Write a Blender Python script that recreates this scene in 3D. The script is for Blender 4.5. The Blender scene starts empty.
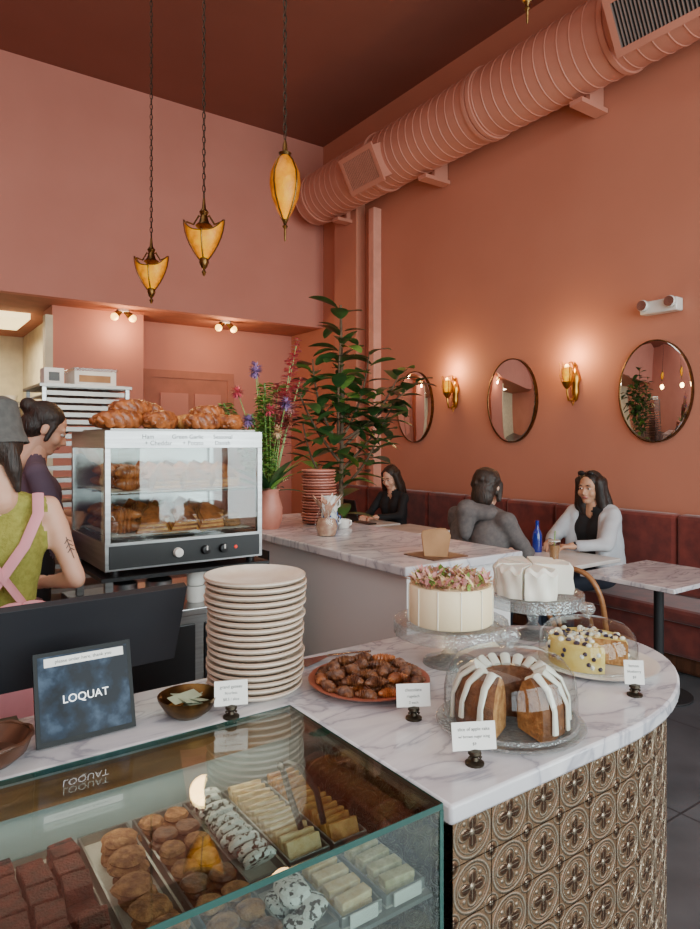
import bpy, bmesh, math, random
import numpy as np
from mathutils import Vector, Matrix, noise
random.seed(11)
D=bpy.data; C=bpy.context; pi=math.pi
R=random.uniform
def srgb(c):
    f=lambda x:(x/255/12.92 if x/255<=.04045 else ((x/255+.055)/1.055)**2.4)
    return (f(c[0]),f(c[1]),f(c[2]),1)
# ---------------------------------------------------------------- materials
def newmat(name):
    m=D.materials.new(name); m.use_nodes=True; nt=m.node_tree
    return m,nt,nt.nodes['Principled BSDF']
def M(name,c,rough=.5,metal=0.,c2=None,scale=6.,bump=0.,bscale=None,emit=None,es=0.,coat=0.,sss=0.,stretch=(1,1,1),lo=.35,hi=.65,sheen=0.,spec=None):
    m,nt,b=newmat(name); N=nt.nodes; L=nt.links
    b.inputs['Base Color'].default_value=srgb(c); b.inputs['Roughness'].default_value=rough; b.inputs['Metallic'].default_value=metal
    if spec is not None: b.inputs['Specular IOR Level'].default_value=spec
    if coat: b.inputs['Coat Weight'].default_value=coat; b.inputs['Coat Roughness'].default_value=.1
    if sheen: b.inputs['Sheen Weight'].default_value=sheen
    if sss: b.inputs['Subsurface Weight'].default_value=sss; b.inputs['Subsurface Scale'].default_value=.01
    if emit: b.inputs['Emission Color'].default_value=srgb(emit); b.inputs['Emission Strength'].default_value=es
    tc=N.new('ShaderNodeTexCoord'); mp=N.new('ShaderNodeMapping'); L.new(tc.outputs['Object'],mp.inputs['Vector']); mp.inputs['Scale'].default_value=stretch
    if c2 is None: c2=tuple(x*.93 for x in c)
    n=N.new('ShaderNodeTexNoise'); n.inputs['Scale'].default_value=scale; n.inputs['Detail'].default_value=5
    L.new(mp.outputs[0],n.inputs['Vector'])
    r=N.new('ShaderNodeValToRGB'); r.color_ramp.elements[0].position=lo; r.color_ramp.elements[1].position=hi
    r.color_ramp.elements[0].color=srgb(c); r.color_ramp.elements[1].color=srgb(c2)
    L.new(n.outputs['Fac'],r.inputs['Fac']); L.new(r.outputs['Color'],b.inputs['Base Color'])
    if bump:
        n2=N.new('ShaderNodeTexNoise'); n2.inputs['Scale'].default_value=bscale or scale*4; n2.inputs['Detail'].default_value=6
        L.new(mp.outputs[0],n2.inputs['Vector'])
        bp=N.new('ShaderNodeBump'); bp.inputs['Strength'].default_value=bump; bp.inputs['Distance'].default_value=.01
        L.new(n2.outputs['Fac'],bp.inputs['Height']); L.new(bp.outputs['Normal'],b.inputs['Normal'])
    return m
def ambermat(name,es):
    m,nt,b=newmat(name); N=nt.nodes; L=nt.links; b.inputs['Roughness'].default_value=.35; b.inputs['Base Color'].default_value=(.30,.10,.0,1); b.inputs['Specular IOR Level'].default_value=.25
    lw=N.new('ShaderNodeLayerWeight'); lw.inputs['Blend'].default_value=.5
    tc=N.new('ShaderNodeTexCoord'); n=N.new('ShaderNodeTexNoise'); n.inputs['Scale'].default_value=26; n.inputs['Detail'].default_value=4; L.new(tc.outputs['Object'],n.inputs[0])
    ma=N.new('ShaderNodeMath'); ma.operation='MULTIPLY_ADD'; ma.inputs[1].default_value=.8; L.new(n.outputs['Fac'],ma.inputs[0]); L.new(lw.outputs['Facing'],ma.inputs[2])
    r=N.new('ShaderNodeValToRGB'); e=r.color_ramp.elements; e[0].position=.3; e[0].color=(1,.54,.0,1); e[1].position=1.; e[1].color=(.16,.03,0,1); x=e.new(.58); x.color=(.72,.27,.0,1)
    L.new(ma.outputs[0],r.inputs[0]); L.new(r.outputs[0],b.inputs['Emission Color']); b.inputs['Emission Strength'].default_value=es
    bp=N.new('ShaderNodeBump'); bp.inputs['Strength'].default_value=.4; bp.inputs['Distance'].default_value=.01; L.new(n.outputs['Fac'],bp.inputs['Height']); L.new(bp.outputs['Normal'],b.inputs['Normal'])
    return m
def glassmat(name,tint=(235,245,242),f0=.05,rough=0.,haze=0.,bump=0.,bscale=60):
    m,nt,b=newmat(name); N=nt.nodes; L=nt.links; N.remove(b); out=N['Material Output']
    lw=N.new('ShaderNodeLayerWeight'); lw.inputs['Blend'].default_value=.5
    p=N.new('ShaderNodeMath'); p.operation='POWER'; p.inputs[1].default_value=4.5; L.new(lw.outputs['Facing'],p.inputs[0])
    ma=N.new('ShaderNodeMath'); ma.operation='MULTIPLY_ADD'; ma.inputs[1].default_value=.9-f0; ma.inputs[2].default_value=f0; L.new(p.outputs[0],ma.inputs[0])
    t=N.new('ShaderNodeBsdfTransparent'); t.inputs[0].default_value=srgb(tint)
    g=N.new('ShaderNodeBsdfGlossy'); g.inputs['Roughness'].default_value=rough
    src=t.outputs[0]
    if haze:
        df=N.new('ShaderNodeBsdfDiffuse'); df.inputs[0].default_value=(.85,.88,.88,1)
        mx=N.new('ShaderNodeMixShader'); mx.inputs[0].default_value=haze; L.new(t.outputs[0],mx.inputs[1]); L.new(df.outputs[0],mx.inputs[2]); src=mx.outputs[0]
    ms=N.new('ShaderNodeMixShader'); L.new(ma.outputs[0],ms.inputs[0]); L.new(src,ms.inputs[1]); L.new(g.outputs[0],ms.inputs[2])
    if bump:
        tc=N.new('ShaderNodeTexCoord'); n2=N.new('ShaderNodeTexVoronoi'); n2.inputs['Scale'].default_value=bscale; L.new(tc.outputs['Object'],n2.inputs['Vector'])
        bp=N.new('ShaderNodeBump'); bp.inputs['Strength'].default_value=bump; bp.inputs['Distance'].default_value=.005
        L.new(n2.outputs['Distance'],bp.inputs['Height']); L.new(bp.outputs[0],g.inputs['Normal']); L.new(bp.outputs[0],lw.inputs['Normal'])
    L.new(ms.outputs[0],out.inputs[0]); return m
def marble(name):
    m,nt,b=newmat(name); N=nt.nodes; L=nt.links; b.inputs['Roughness'].default_value=.16
    tc=N.new('ShaderNodeTexCoord'); mp=N.new('ShaderNodeMapping'); mp.inputs['Rotation'].default_value=(0,0,.6); mp.inputs['Scale'].default_value=(1,2.2,1); L.new(tc.outputs['Object'],mp.inputs[0])
    n=N.new('ShaderNodeTexNoise'); n.inputs['Scale'].default_value=3.2; n.inputs['Detail'].default_value=9; n.inputs['Distortion'].default_value=1.6; L.new(mp.outputs[0],n.inputs[0])
    r=N.new('ShaderNodeValToRGB'); e=r.color_ramp.elements; e[0].position=.38; e[0].color=srgb((226,222,222)); e[1].position=.62; e[1].color=srgb((218,214,216))
    x=e.new(.47); x.color=srgb((210,206,210)); x=e.new(.5); x.color=srgb((168,166,174)); x=e.new(.535); x.color=srgb((206,202,206))
    n2=N.new('ShaderNodeTexNoise'); n2.inputs['Scale'].default_value=2.; n2.inputs['Detail'].default_value=6; L.new(mp.outputs[0],n2.inputs[0])
    r2=N.new('ShaderNodeValToRGB'); r2.color_ramp.elements[0].position=.3; r2.color_ramp.elements[0].color=(.58,.58,.61,1); r2.color_ramp.elements[1].position=.65; r2.color_ramp.elements[1].color=(1,1,1,1)
    L.new(n2.outputs['Fac'],r2.inputs[0]); L.new(n.outputs['Fac'],r.inputs[0])
    mx=N.new('ShaderNodeMixRGB'); mx.blend_type='MULTIPLY'; mx.inputs[0].default_value=.7; L.new(r.outputs[0],mx.inputs[1]); L.new(r2.outputs[0],mx.inputs[2]); L.new(mx.outputs[0],b.inputs['Base Color'])
    return m
def tilemat(name):
    m,nt,b=newmat(name); N=nt.nodes; L=nt.links
    def mt(op,a,c=None,d=None):
        n=N.new('ShaderNodeMath'); n.operation=op
        for i,x in enumerate((a,c,d)):
            if x is None: continue
            if isinstance(x,(int,float)): n.inputs[i].default_value=x
            else: L.new(x,n.inputs[i])
        return n.outputs[0]
    uv=N.new('ShaderNodeUVMap'); sp=N.new('ShaderNodeSeparateXYZ'); L.new(uv.outputs[0],sp.inputs[0])
    x=mt('SUBTRACT',mt('FRACT',sp.outputs[0]),.5); y=mt('SUBTRACT',mt('FRACT',sp.outputs[1]),.5)
    ax=mt('ABSOLUTE',x); ay=mt('ABSOLUTE',y)
    def ln(a,c): return mt('SQRT',mt('ADD',mt('MULTIPLY',a,a),mt('MULTIPLY',c,c)))
    r=ln(x,y); cx=mt('SUBTRACT',ax,.5); cy=mt('SUBTRACT',ay,.5); rc=ln(cx,cy)
    def band(v,c,w): return mt('MAXIMUM',mt('SUBTRACT',1.,mt('DIVIDE',mt('ABSOLUTE',mt('SUBTRACT',v,c)),w)),0.)
    def clampf(v): return mt('MINIMUM',mt('MAXIMUM',v,0.),1.)
    ring=band(r,.455,.035); ring2=band(r,.385,.02); th=mt('ARCTAN2',y,x); cs=mt('POWER',mt('ABSOLUTE',mt('COSINE',mt('MULTIPLY',th,2.))),.55)
    pd=mt('SUBTRACT',r,mt('MULTIPLY',cs,.34)); petline=band(pd,0.,.032); petfill=clampf(mt('MULTIPLY_ADD',pd,-14.,-.4))
    rib=mt('MULTIPLY',mt('MAXIMUM',band(ax,0.,.014),band(ay,0.,.014)),clampf(mt('MULTIPLY_ADD',r,-30.,8.)))
    sd=ln(mt('SUBTRACT',ax,.205),mt('SUBTRACT',ay,.205)); stud=band(sd,0.,.05)
    dot=band(r,0.,.075); cring=band(rc,.17,.026); cdot=band(rc,0.,.06); cfill=clampf(mt('MULTIPLY_ADD',rc,-20.,2.6))
    lightm=mt('MAXIMUM',mt('MAXIMUM',ring,mt('MULTIPLY',ring2,.6)),mt('MAXIMUM',mt('MAXIMUM',petline,mt('MAXIMUM',dot,cdot)),mt('MAXIMUM',cring,mt('MAXIMUM',rib,stud))))
    dark=mt('MAXIMUM',petfill,cfill)
    seam=mt('MAXIMUM',band(ax,.5,.012),band(ay,.5,.012))
    nz=N.new('ShaderNodeTexNoise'); nz.inputs['Scale'].default_value=4; nz.inputs['Detail'].default_value=6; L.new(uv.outputs[0],nz.inputs[0])
    def mixc(f,a,c):
        mx=N.new('ShaderNodeMixRGB'); L.new(f,mx.inputs[0])
        for i,q in((1,a),(2,c)):
            if isinstance(q,tuple): mx.inputs[i].default_value=srgb(q)
            else: L.new(q,mx.inputs[i])
        return mx.outputs[0]
    base=mixc(nz.outputs['Fac'],(160,128,98),(104,76,54)); hl=mixc(nz.outputs['Fac'],(240,228,206),(200,174,142))
    c1=mixc(dark,base,(72,48,34)); c2=mixc(mt('MINIMUM',mt('MULTIPLY',lightm,1.5),1.),c1,hl); c3=mixc(seam,c2,(50,36,26))
    L.new(c3,b.inputs['Base Color']); b.inputs['Metallic'].default_value=.6
    L.new(mt('MULTIPLY_ADD',nz.outputs['Fac'],.3,.12),b.inputs['Roughness'])
    h=mt('SUBTRACT',mt('ADD',lightm,mt('MULTIPLY',dark,.4)),mt('MULTIPLY',seam,1.5))
    bp=N.new('ShaderNodeBump'); bp.inputs['Strength'].default_value=1; bp.inputs['Distance'].default_value=.006; L.new(h,bp.inputs['Height']); L.new(bp.outputs[0],b.inputs['Normal'])
    return m
def floormat(name):
    m,nt,b=newmat(name); N=nt.nodes; L=nt.links; b.inputs['Roughness'].default_value=.3
    tc=N.new('ShaderNodeTexCoord'); br=N.new('ShaderNodeTexBrick'); br.offset=0; br.inputs['Scale'].default_value=1.1
    br.inputs['Brick Width'].default_value=1; br.inputs['Row Height'].default_value=1; br.inputs['Mortar Size'].default_value=.006
    br.inputs['Color1'].default_value=srgb((84,87,90)); br.inputs['Color2'].default_value=srgb((76,79,83)); br.inputs['Mortar'].default_value=srgb((52,52,55))
    L.new(tc.outputs['Object'],br.inputs['Vector']); n=N.new('ShaderNodeTexNoise'); n.inputs['Scale'].default_value=4; n.inputs['Detail'].default_value=8; L.new(tc.outputs['Object'],n.inputs[0])
    mx=N.new('ShaderNodeMixRGB'); mx.blend_type='OVERLAY'; mx.inputs[0].default_value=.6; L.new(br.outputs[0],mx.inputs[1]); L.new(n.outputs['Fac'],mx.inputs[2]); L.new(mx.outputs[0],b.inputs['Base Color'])
    return m
def screenmat(name):
    m,nt,b=newmat(name); N=nt.nodes; L=nt.links; b.inputs['Roughness'].default_value=.12; b.inputs['Specular IOR Level'].default_value=.12; b.inputs['Base Color'].default_value=(.004,.005,.008,1)
    tc=N.new('ShaderNodeTexCoord'); n=N.new('ShaderNodeTexNoise'); n.inputs['Scale'].default_value=22; n.inputs['Detail'].default_value=6; L.new(tc.outputs['Object'],n.inputs[0])
    r=N.new('ShaderNodeValToRGB'); e=r.color_ramp.elements; e[0].position=.44; e[0].color=(.004,.006,.012,1); e[1].position=.72; e[1].color=(.16,.26,.40,1); x=e.new(.56); x.color=(.02,.05,.10,1)
    L.new(n.outputs['Fac'],r.inputs[0]); L.new(r.outputs[0],b.inputs['Emission Color']); b.inputs['Emission Strength'].default_value=.6; return m
WALL=M('terracotta_plaster',(194,127,103),.75,c2=(189,122,98),scale=1.2,bump=.04,bscale=60)
WALLB=M('pink_terracotta_plaster',(206,137,120),.75,c2=(200,131,114),scale=1.2,bump=.04,bscale=60)
CEIL=M('ceiling_brown_paint',(142,85,70),.8,c2=(136,81,66),scale=1)
DUCTM=M('duct_pink_paint',(198,134,114),.5,c2=(190,126,106),scale=3)
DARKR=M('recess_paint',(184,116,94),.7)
CREAM=M('cream_paint',(232,222,190),.6)
WHITEP=M('white_partition_paint',(218,214,212),.55,c2=(212,208,207),scale=2)
MARB=marble('white_marble'); TILE=tilemat('pressed_tin_tile'); FLOORM=floormat('slate_floor')
GLASS=glassmat('clear_glass',(243,248,247),.045)
CASEG=glassmat('case_glass',(230,238,235),.13)
CUTG=glassmat('pressed_glass',(236,240,240),.12,.05,.12,.5,120)
EDGE=M('glass_edge_green',(44,78,72),.15,emit=(60,110,100),es=.02)
STEEL=M('brushed_steel',(176,176,176),.28,1.,c2=(155,155,155),stretch=(1,1,20),scale=4)
STEELD=M('dull_steel',(170,160,155),.5,.6)
BLACK=M('black_plastic',(22,22,24),.35); BLACKM=M('black_matte',(26,25,27),.7)
BRASS=M('aged_brass',(120,92,52),.35,1.,c2=(84,62,38),scale=30)
GOLD=M('gilt_brass',(190,140,60),.3,1.)
IRON=M('dark_iron',(70,62,52),.45,.9)
AMBER=ambermat('amber_glass',.95); AMBERS=ambermat('amber_sconce_glass',1.6)
BULB=M('warm_bulb',(255,220,160),.3,emit=(255,196,90),es=5)
VELVET=M('oxblood_velvet',(122,46,36),.85,c2=(92,30,24),scale=9,sheen=.3,bump=.1,bscale=40)
WOOD=M('bentwood',(160,110,70),.35,c2=(130,84,48),scale=5,stretch=(1,1,8)); WOODD=M('dark_wood',(96,60,42),.4,c2=(70,42,28),stretch=(1,8,1))
WHITE=M('white_ceramic',(232,228,220),.25,coat=.3); PLATEM=M('cream_stoneware',(230,216,200),.35,c2=(216,198,180),scale=20); PLATER=M('stoneware_rim',(196,168,146),.5)
PINKC=M('pink_stoneware',(206,136,118),.45,c2=(192,120,102),scale=10)
TERRAP=M('red_clay_platter',(160,88,68),.4)
CARD=M('white_card',(240,238,232),.6); INK=M('black_ink',(20,20,20),.6)
MIRROR=M('mirror_silver',(240,240,240),.01,1.,c2=(240,240,240))
LEAF=M('rubber_plant_leaf',(44,76,42),.3,c2=(74,108,54),scale=8,coat=.2); LEAF2=M('light_leaf',(140,176,80),.4,c2=(104,150,62),scale=20)
BARK=M('bark',(115,92,68),.8,c2=(80,65,50),scale=20,bump=.3)
FLP=M('pink_petal',(226,110,126),.5,c2=(200,70,90),scale=40); FLV=M('purple_petal',(170,140,186),.6,c2=(130,100,160),scale=60)
BREAD=M('baked_crust',(184,106,54),.35,c2=(112,54,24),scale=26,bump=.5,bscale=70,coat=.2); BREADL=M('golden_pastry',(228,168,92),.45,c2=(176,104,46),scale=34,bump=.5,bscale=80)
CHOC=M('chocolate_pastry',(78,42,28),.38,c2=(130,78,44),scale=70,bump=.5,bscale=120)
COOK=M('brown_cookie',(186,130,84),.7,c2=(116,72,44),scale=70,bump=.7,bscale=120)
SHORT=M('shortbread',(236,208,164),.7,c2=(216,176,122),scale=60,bump=.4,bscale=120)
GREENC=M('pistachio_shortbread',(224,206,166),.7,c2=(178,160,116),scale=80,bump=.4,bscale=120)
CRINK=M('crinkle_cookie',(238,234,228),.7,c2=(62,38,28),scale=95,lo=.52,hi=.57,bump=.8,bscale=60)
REDB=M('brownie_bar',(124,50,40),.6,c2=(66,36,30),scale=60,bump=.8)
ICING=M('white_icing',(242,236,222),.4,sss=.1); CREAMF=M('cream_frosting',(240,222,186),.5,c2=(234,212,172),scale=4)
CRUMB=M('cake_crumb',(200,146,90),.85,c2=(160,104,56),scale=60,bump=.8,bscale=120); BUNDT=M('bundt_crust',(130,80,46),.6,c2=(96,56,32),scale=40,bump=.6,bscale=100)
ALM=M('toasted_almond',(206,166,140),.6,c2=(170,118,98),scale=40); LEMON=M('lemon_cake',(236,212,130),.6,c2=(220,184,90),scale=20); BERRY=M('blueberry',(50,36,60),.4)
DUSTP=M('dusty_pink_petal',(216,160,156),.6,c2=(196,130,128),scale=40)
KRAFT=M('kraft_paper',(180,138,98),.8,c2=(156,116,80),scale=8)
SHEET=M('aluminium_tray',(160,158,154),.4,.8); PARCH=M('parchment',(206,200,190),.7,c2=(190,184,174),scale=4)
BLUEG=M('blue_bottle_glass',(20,40,130),.1,coat=.6,emit=(20,50,180),es=.08); COFFEE=M('iced_coffee',(176,126,84),.2,coat=.5)
SCREEN=screenmat('tablet_screen')
SIL=M('silver_foil',(200,200,200),.2,1.)
# ---------------------------------------------------------------- mesh builder
def setloc(vs):
    xs=[v[0] for v in vs]; ys=[v[1] for v in vs]; zs=[v[2] for v in vs]
    return Vector(((min(xs)+max(xs))/2,(min(ys)+max(ys))/2,min(zs)))
def attach(o,parent):
    o.parent=parent; o.matrix_parent_inverse=Matrix.Translation(-parent.location)
def empty(name,loc=(0,0,0)):
    e=D.objects.new(name,None); e.location=loc; e.empty_display_size=.1; C.scene.collection.objects.link(e); return e
class B:
    def __init__(s): s.v=[];s.f=[];s.m=[];s.mats=[]
    def mi(s,m):
        if m not in s.mats: s.mats.append(m)
        return s.mats.index(m)
    def add(s,mat,vs,fs,T=None):
        o=len(s.v); i=s.mi(mat)
        if T is not None: vs=[T@Vector(v) for v in vs]
        s.v+=[tuple(v) for v in vs]
        for f in fs: s.f.append([a+o for a in f]); s.m.append(i)
    def box(s,mat,lo,hi,T=None):
        x0,y0,z0=lo; x1,y1,z1=hi
        s.add(mat,[(x0,y0,z0),(x1,y0,z0),(x1,y1,z0),(x0,y1,z0),(x0,y0,z1),(x1,y0,z1),(x1,y1,z1),(x0,y1,z1)],
          [(0,3,2,1),(4,5,6,7),(0,1,5,4),(1,2,6,5),(2,3,7,6),(3,0,4,7)],T)
    def rings(s,mat,rs,cap=(True,True),T=None,closed=True,loop=False):
        n=len(rs[0]); vs=[p for r in rs for p in r]; fs=[]
        k=len(rs)
        for i in range(k if loop else k-1):
            for j in range(n if closed else n-1):
                a=i*n+j; b=i*n+(j+1)%n; i2=(i+1)%k; fs.append((a,b,i2*n+(j+1)%n,i2*n+j))
        if not loop:
            if cap[0]: fs.append(tuple(range(n-1,-1,-1)))
            if cap[1]: fs.append(tuple((k-1)*n+j for j in range(n)))
        s.add(mat,vs,fs,T)
    def lathe(s,mat,prof,c=(0,0,0),n=32,T=None,rf=None,cap=(False,False),sy=1.):
        rs=[]
        for r,z in prof:
            ring=[]
            for j in range(n):
                a=2*pi*j/n; q=r*(rf(a,z) if rf else 1); ring.append((c[0]+q*math.cos(a),c[1]+q*math.sin(a)*sy,c[2]+z))
            rs.append(ring)
        s.rings(mat,rs,cap,T)
    def ell(s,mat,c,r,T=None,n=14,m=9,nz=0,fr=8):
        rs=[]
        for i in range(m+1):
            t=-pi/2+pi*i/m; ct=max(math.cos(t),.02); ring=[]
            for j in range(n):
                a=2*pi*j/n; p=Vector((c[0]+r[0]*ct*math.cos(a),c[1]+r[1]*ct*math.sin(a),c[2]+r[2]*math.sin(t)))
                if nz: p=Vector(c)+(p-Vector(c))*(1+nz*noise.noise(p*fr*3))
                ring.append(p)
            rs.append(ring)
        s.rings(mat,rs,(True,True),T)
    def tube(s,mat,pts,rad,n=8,T=None,loop=False,cap=(True,True),flat=1.):
        pts=[Vector(p) for p in pts]; k=len(pts); rs=[]; up=None
        for i in range(k):
            if loop: d=pts[(i+1)%k]-pts[i-1]
            else: d=pts[min(i+1,k-1)]-pts[max(i-1,0)]
            d.normalize()
            if up is None:
                up=Vector((0,0,1)) if abs(d.z)<.9 else Vector((1,0,0))
            u=(up-d*up.dot(d)).normalized(); w=d.cross(u); up=u
            r=rad[i] if isinstance(rad,(list,tuple)) else rad
            rs.append([pts[i]+u*r*flat*math.cos(2*pi*j/n)+w*r*math.sin(2*pi*j/n) for j in range(n)])
        s.rings(mat,rs,cap,T,loop=loop)
    def cyl(s,mat,p0,p1,r0,r1=None,n=16,T=None): s.tube(mat,[p0,p1],[r0,r0 if r1 is None else r1],n,T)
    def prism(s,mat,out,z0,z1,T=None):
        s.rings(mat,[[(x,y,z0) for x,y in out],[(x,y,z1) for x,y in out]],T=T)
    def cap(s,mat,p0,p1,r0,r1,n=14):
        p0=Vector(p0);p1=Vector(p1); d=p1-p0; L=d.length; d=d/L if L>1e-6 else Vector((0,0,1))
        pts=[];rd=[]
        for i in range(5):
            t=pi/2*(1-i/4); pts.append(p0-d*r0*math.sin(t)); rd.append(max(r0*math.cos(t),r0*.03))
        for i in range(5):
            t=pi/2*(i/4); pts.append(p1+d*r1*math.sin(t)); rd.append(max(r1*math.cos(t),r1*.03))
        s.tube(mat,pts,rd,n)
    def leaf(s,mat,base,d,up,L,W,curl=.3,n=6,pw=1.,rd=.8):
        base=Vector(base); d=Vector(d).normalized(); up=Vector(up); sd=d.cross(up)
        if sd.length<1e-3: sd=d.cross(Vector((1,0,.1)))
        sd.normalize(); nn=sd.cross(d).normalized(); vs=[];fs=[]
        for i in range(n+1):
            t=i/n; w=W*.5*math.sin(pi*min(t**pw*.97+.02,1))**rd; p=base+d*L*t-nn*curl*L*t*t
            vs+=[p-sd*w+nn*w*.25,p,p+sd*w+nn*w*.25]
        for i in range(n):
            a=i*3; fs+=[(a,a+1,a+4,a+3),(a+1,a+2,a+5,a+4)]
        s.add(mat,vs,fs)
    def obj(s,name,parent=None,smooth=40,bevel=0,fix=True):
        me=D.meshes.new(name); loc=setloc(s.v)
        me.from_pydata([(v[0]-loc.x,v[1]-loc.y,v[2]-loc.z) for v in s.v],[],s.f)
        for m in s.mats: me.materials.append(m)
        me.polygons.foreach_set('material_index',s.m)
        if fix:
            bm=bmesh.new(); bm.from_mesh(me); bmesh.ops.recalc_face_normals(bm,faces=bm.faces); bm.to_mesh(me); bm.free()
        if smooth:
            me.polygons.foreach_set('use_smooth',[True]*len(me.polygons)); me.set_sharp_from_angle(angle=math.radians(smooth))
        me.update(); o=D.objects.new(name,me); o.location=loc; C.scene.collection.objects.link(o)
        if parent: attach(o,parent)
        if bevel:
            b=o.modifiers.new('bevel','BEVEL'); b.width=bevel; b.segments=2; b.limit_method='ANGLE'; b.angle_limit=math.radians(45)
        return o
def RX(a): return Matrix.Rotation(math.radians(a),4,'X')
def RY(a): return Matrix.Rotation(math.radians(a),4,'Y')
def RZ(a): return Matrix.Rotation(math.radians(a),4,'Z')
def TR(*p): return Matrix.Translation(Vector(p))
def text(name,s,size,T,mat,parent):
    cu=D.curves.new(name,'FONT'); cu.body=s; cu.size=size; cu.align_x='CENTER'; cu.align_y='CENTER'; cu.resolution_u=3; cu.materials.append(mat)
    o=D.objects.new(name,cu); o.matrix_world=T; C.scene.collection.objects.link(o)
    o.parent=parent; o.matrix_parent_inverse=Matrix.Translation(-parent.location); return o
def light(name,kind,loc,power,col=(1,1,1),size=.1,rot=None,sy=None):
    l=D.lights.new(name,kind); l.energy=power; l.color=col
    if kind=='AREA':
        l.size=size
        if sy: l.shape='RECTANGLE'; l.size_y=sy
    elif kind in('POINT','SPOT'): l.shadow_soft_size=size
    o=D.objects.new(name,l); o.location=loc
    if rot: o.rotation_euler=rot
    C.scene.collection.objects.link(o); return o
def bx(name,mat,lo,hi,bevel=0,parent=None):
    b=B(); b.box(mat,lo,hi); return b.obj(name,parent,smooth=0,bevel=bevel)
# ---------------------------------------------------------------- room
H=5.67; YB=7.73
bx('floor',FLOORM,(-3.2,-2.7,-.1),(5.2,11.2,0))
bx('ceiling',CEIL,(-3.2,-2.7,H),(5.2,YB+.12,H+.1))
bx('wall_right',WALL,(5,-2.7,0),(5.15,11.2,H))
bx('wall_left',WALLB,(-3.15,-2.7,0),(-3,11.2,H))
b=B(); b.box(WALLB,(-3,YB,3.17),(5,YB+.12,H)); b.obj('wall_back',smooth=0)
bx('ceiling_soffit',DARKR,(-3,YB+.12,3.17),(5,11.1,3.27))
bx('wall_recess',WALLB,(2.66,8.6,0),(5,8.72,3.17))
bx('wall_service',WALLB,(1.61,8.2,0),(2.66,8.72,3.17))
bx('wall_kitchen',CREAM,(-3,11.0,0),(5,11.1,3.17))
bx('wall_kitchen_side',CREAM,(1.75,8.72,0),(1.85,11.0,3.17))
bx('trim_1',CREAM,(1.53,8.16,0),(1.61,8.3,3.05))
b=B()
b.box(WALL,(-3,-2.62,0),(5,-2.5,.5)); b.box(WALL,(-3,-2.62,4.3),(5,-2.5,H))
for x0,x1 in ((-3,-2.7),(-.35,-.15),(2.25,2.45),(4.75,5)): b.box(WALL,(x0,-2.62,.5),(x1,-2.5,4.3))
b.obj('wall_front',smooth=0)
for i,(x0,x1) in enumerate(((-2.7,-.35),(-.15,2.25),(2.45,4.75))):
    b=B(); b.box(BLACKM,(x0,-2.6,.5),(x0+.05,-2.53,4.3)); b.box(BLACKM,(x1-.05,-2.6,.5),(x1,-2.53,4.3)); b.box(BLACKM,((x0+x1)/2-.025,-2.6,.55),((x0+x1)/2+.025,-2.53,3.2))
    for z in(.5,3.2,4.25): b.box(BLACKM,(x0+.05,-2.6,z),(x1-.05,-2.53,z+.05))
    b.box(GLASS,(x0+.05,-2.57,.55),(x1-.05,-2.565,4.25)); b.obj('window_%d'%(i+1),smooth=0)
# recess door
b=B(); 
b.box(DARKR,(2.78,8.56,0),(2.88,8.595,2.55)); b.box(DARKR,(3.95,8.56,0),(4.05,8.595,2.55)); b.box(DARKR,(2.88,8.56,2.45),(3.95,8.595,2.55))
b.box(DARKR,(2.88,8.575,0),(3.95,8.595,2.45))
for z0,z1 in((.25,1.1),(1.3,2.25)):
    for x0 in(3.0,3.47): b.box(WALLB,(x0,8.555,z0),(x0+.38,8.575,z1))
b.ell(GOLD,(2.96,8.53,1.05),(.03,.03,.03)); b.obj('door_1',smooth=30)
bx('trim_2',WALL,(4.86,6.75,0),(5,7.25,4.6),.01)
b=B(); b.box(M('pale_pink_trim',(222,158,138),.5),(4.88,6.42,0),(5,6.53,4.45)); b.obj('trim_3',smooth=0,bevel=.01)
bx('baseboard_right',WALL,(4.96,-2.5,0),(5,7.7,.14))
# duct
b=B(); y=-2.4; r=.31; ys=[]
while y<7.35:
    ys+= [(y,r),(y+.096,r),(y+.1,r+.005),(y+.105,r+.005),(y+.109,r)]; y+=.115
n=36; cx,cz=4.64,4.75
b.rings(DUCTM,[[(cx+rr*math.cos(2*pi*j/n),yy,cz+rr*math.sin(2*pi*j/n)) for j in range(n)] for yy,rr in ys])
for fy in(4.3,4.36,2.95,5.9,7.2):
    b.rings(DUCTM,[[(cx+rr*math.cos(2*pi*j/n),yy,cz+rr*math.sin(2*pi*j/n)) for j in range(n)] for yy,rr in((fy-.02,.31),(fy-.02,.328),(fy+.02,.328),(fy+.02,.31))])
for by in(5.27,3.38,6.9,1.2):
    b.box(DUCTM,(cx,by-.06,4.36),(4.99,by+.06,4.40)); b.box(DUCTM,(4.80,by-.02,4.40),(4.99,by+.02,4.72))
for gy,gl in((5.85,.27),(2.46,.34)):
    T=TR(cx,gy,cz)@RY(-28)
    b.box(DUCTM,(-.40,-gl,-.17),(-.2,gl,.17),T); b.box(DUCTM,(-.42,-gl-.03,-.20),(-.40,gl+.03,-.15),T); b.box(DUCTM,(-.42,-gl-.03,.15),(-.40,gl+.03,.20),T)
    b.box(DUCTM,(-.42,-gl-.03,-.15),(-.40,-gl+.02,.15),T); b.box(DUCTM,(-.42,gl-.02,-.15),(-.40,gl+.03,.15),T)
    b.box(BLACKM if gy<5 else WOODD,(-.403,-gl+.02,-.15),(-.401,gl-.02,.15),T)
    k=int(gl*2/.028)
    for i in range(k): b.box(DUCTM if gy>5 else STEELD,(-.418,-gl+.03+i*.027,-.15),(-.404,-gl+.038+i*.027,.15),T)
b.obj('ventilation_duct',smooth=30)
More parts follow.
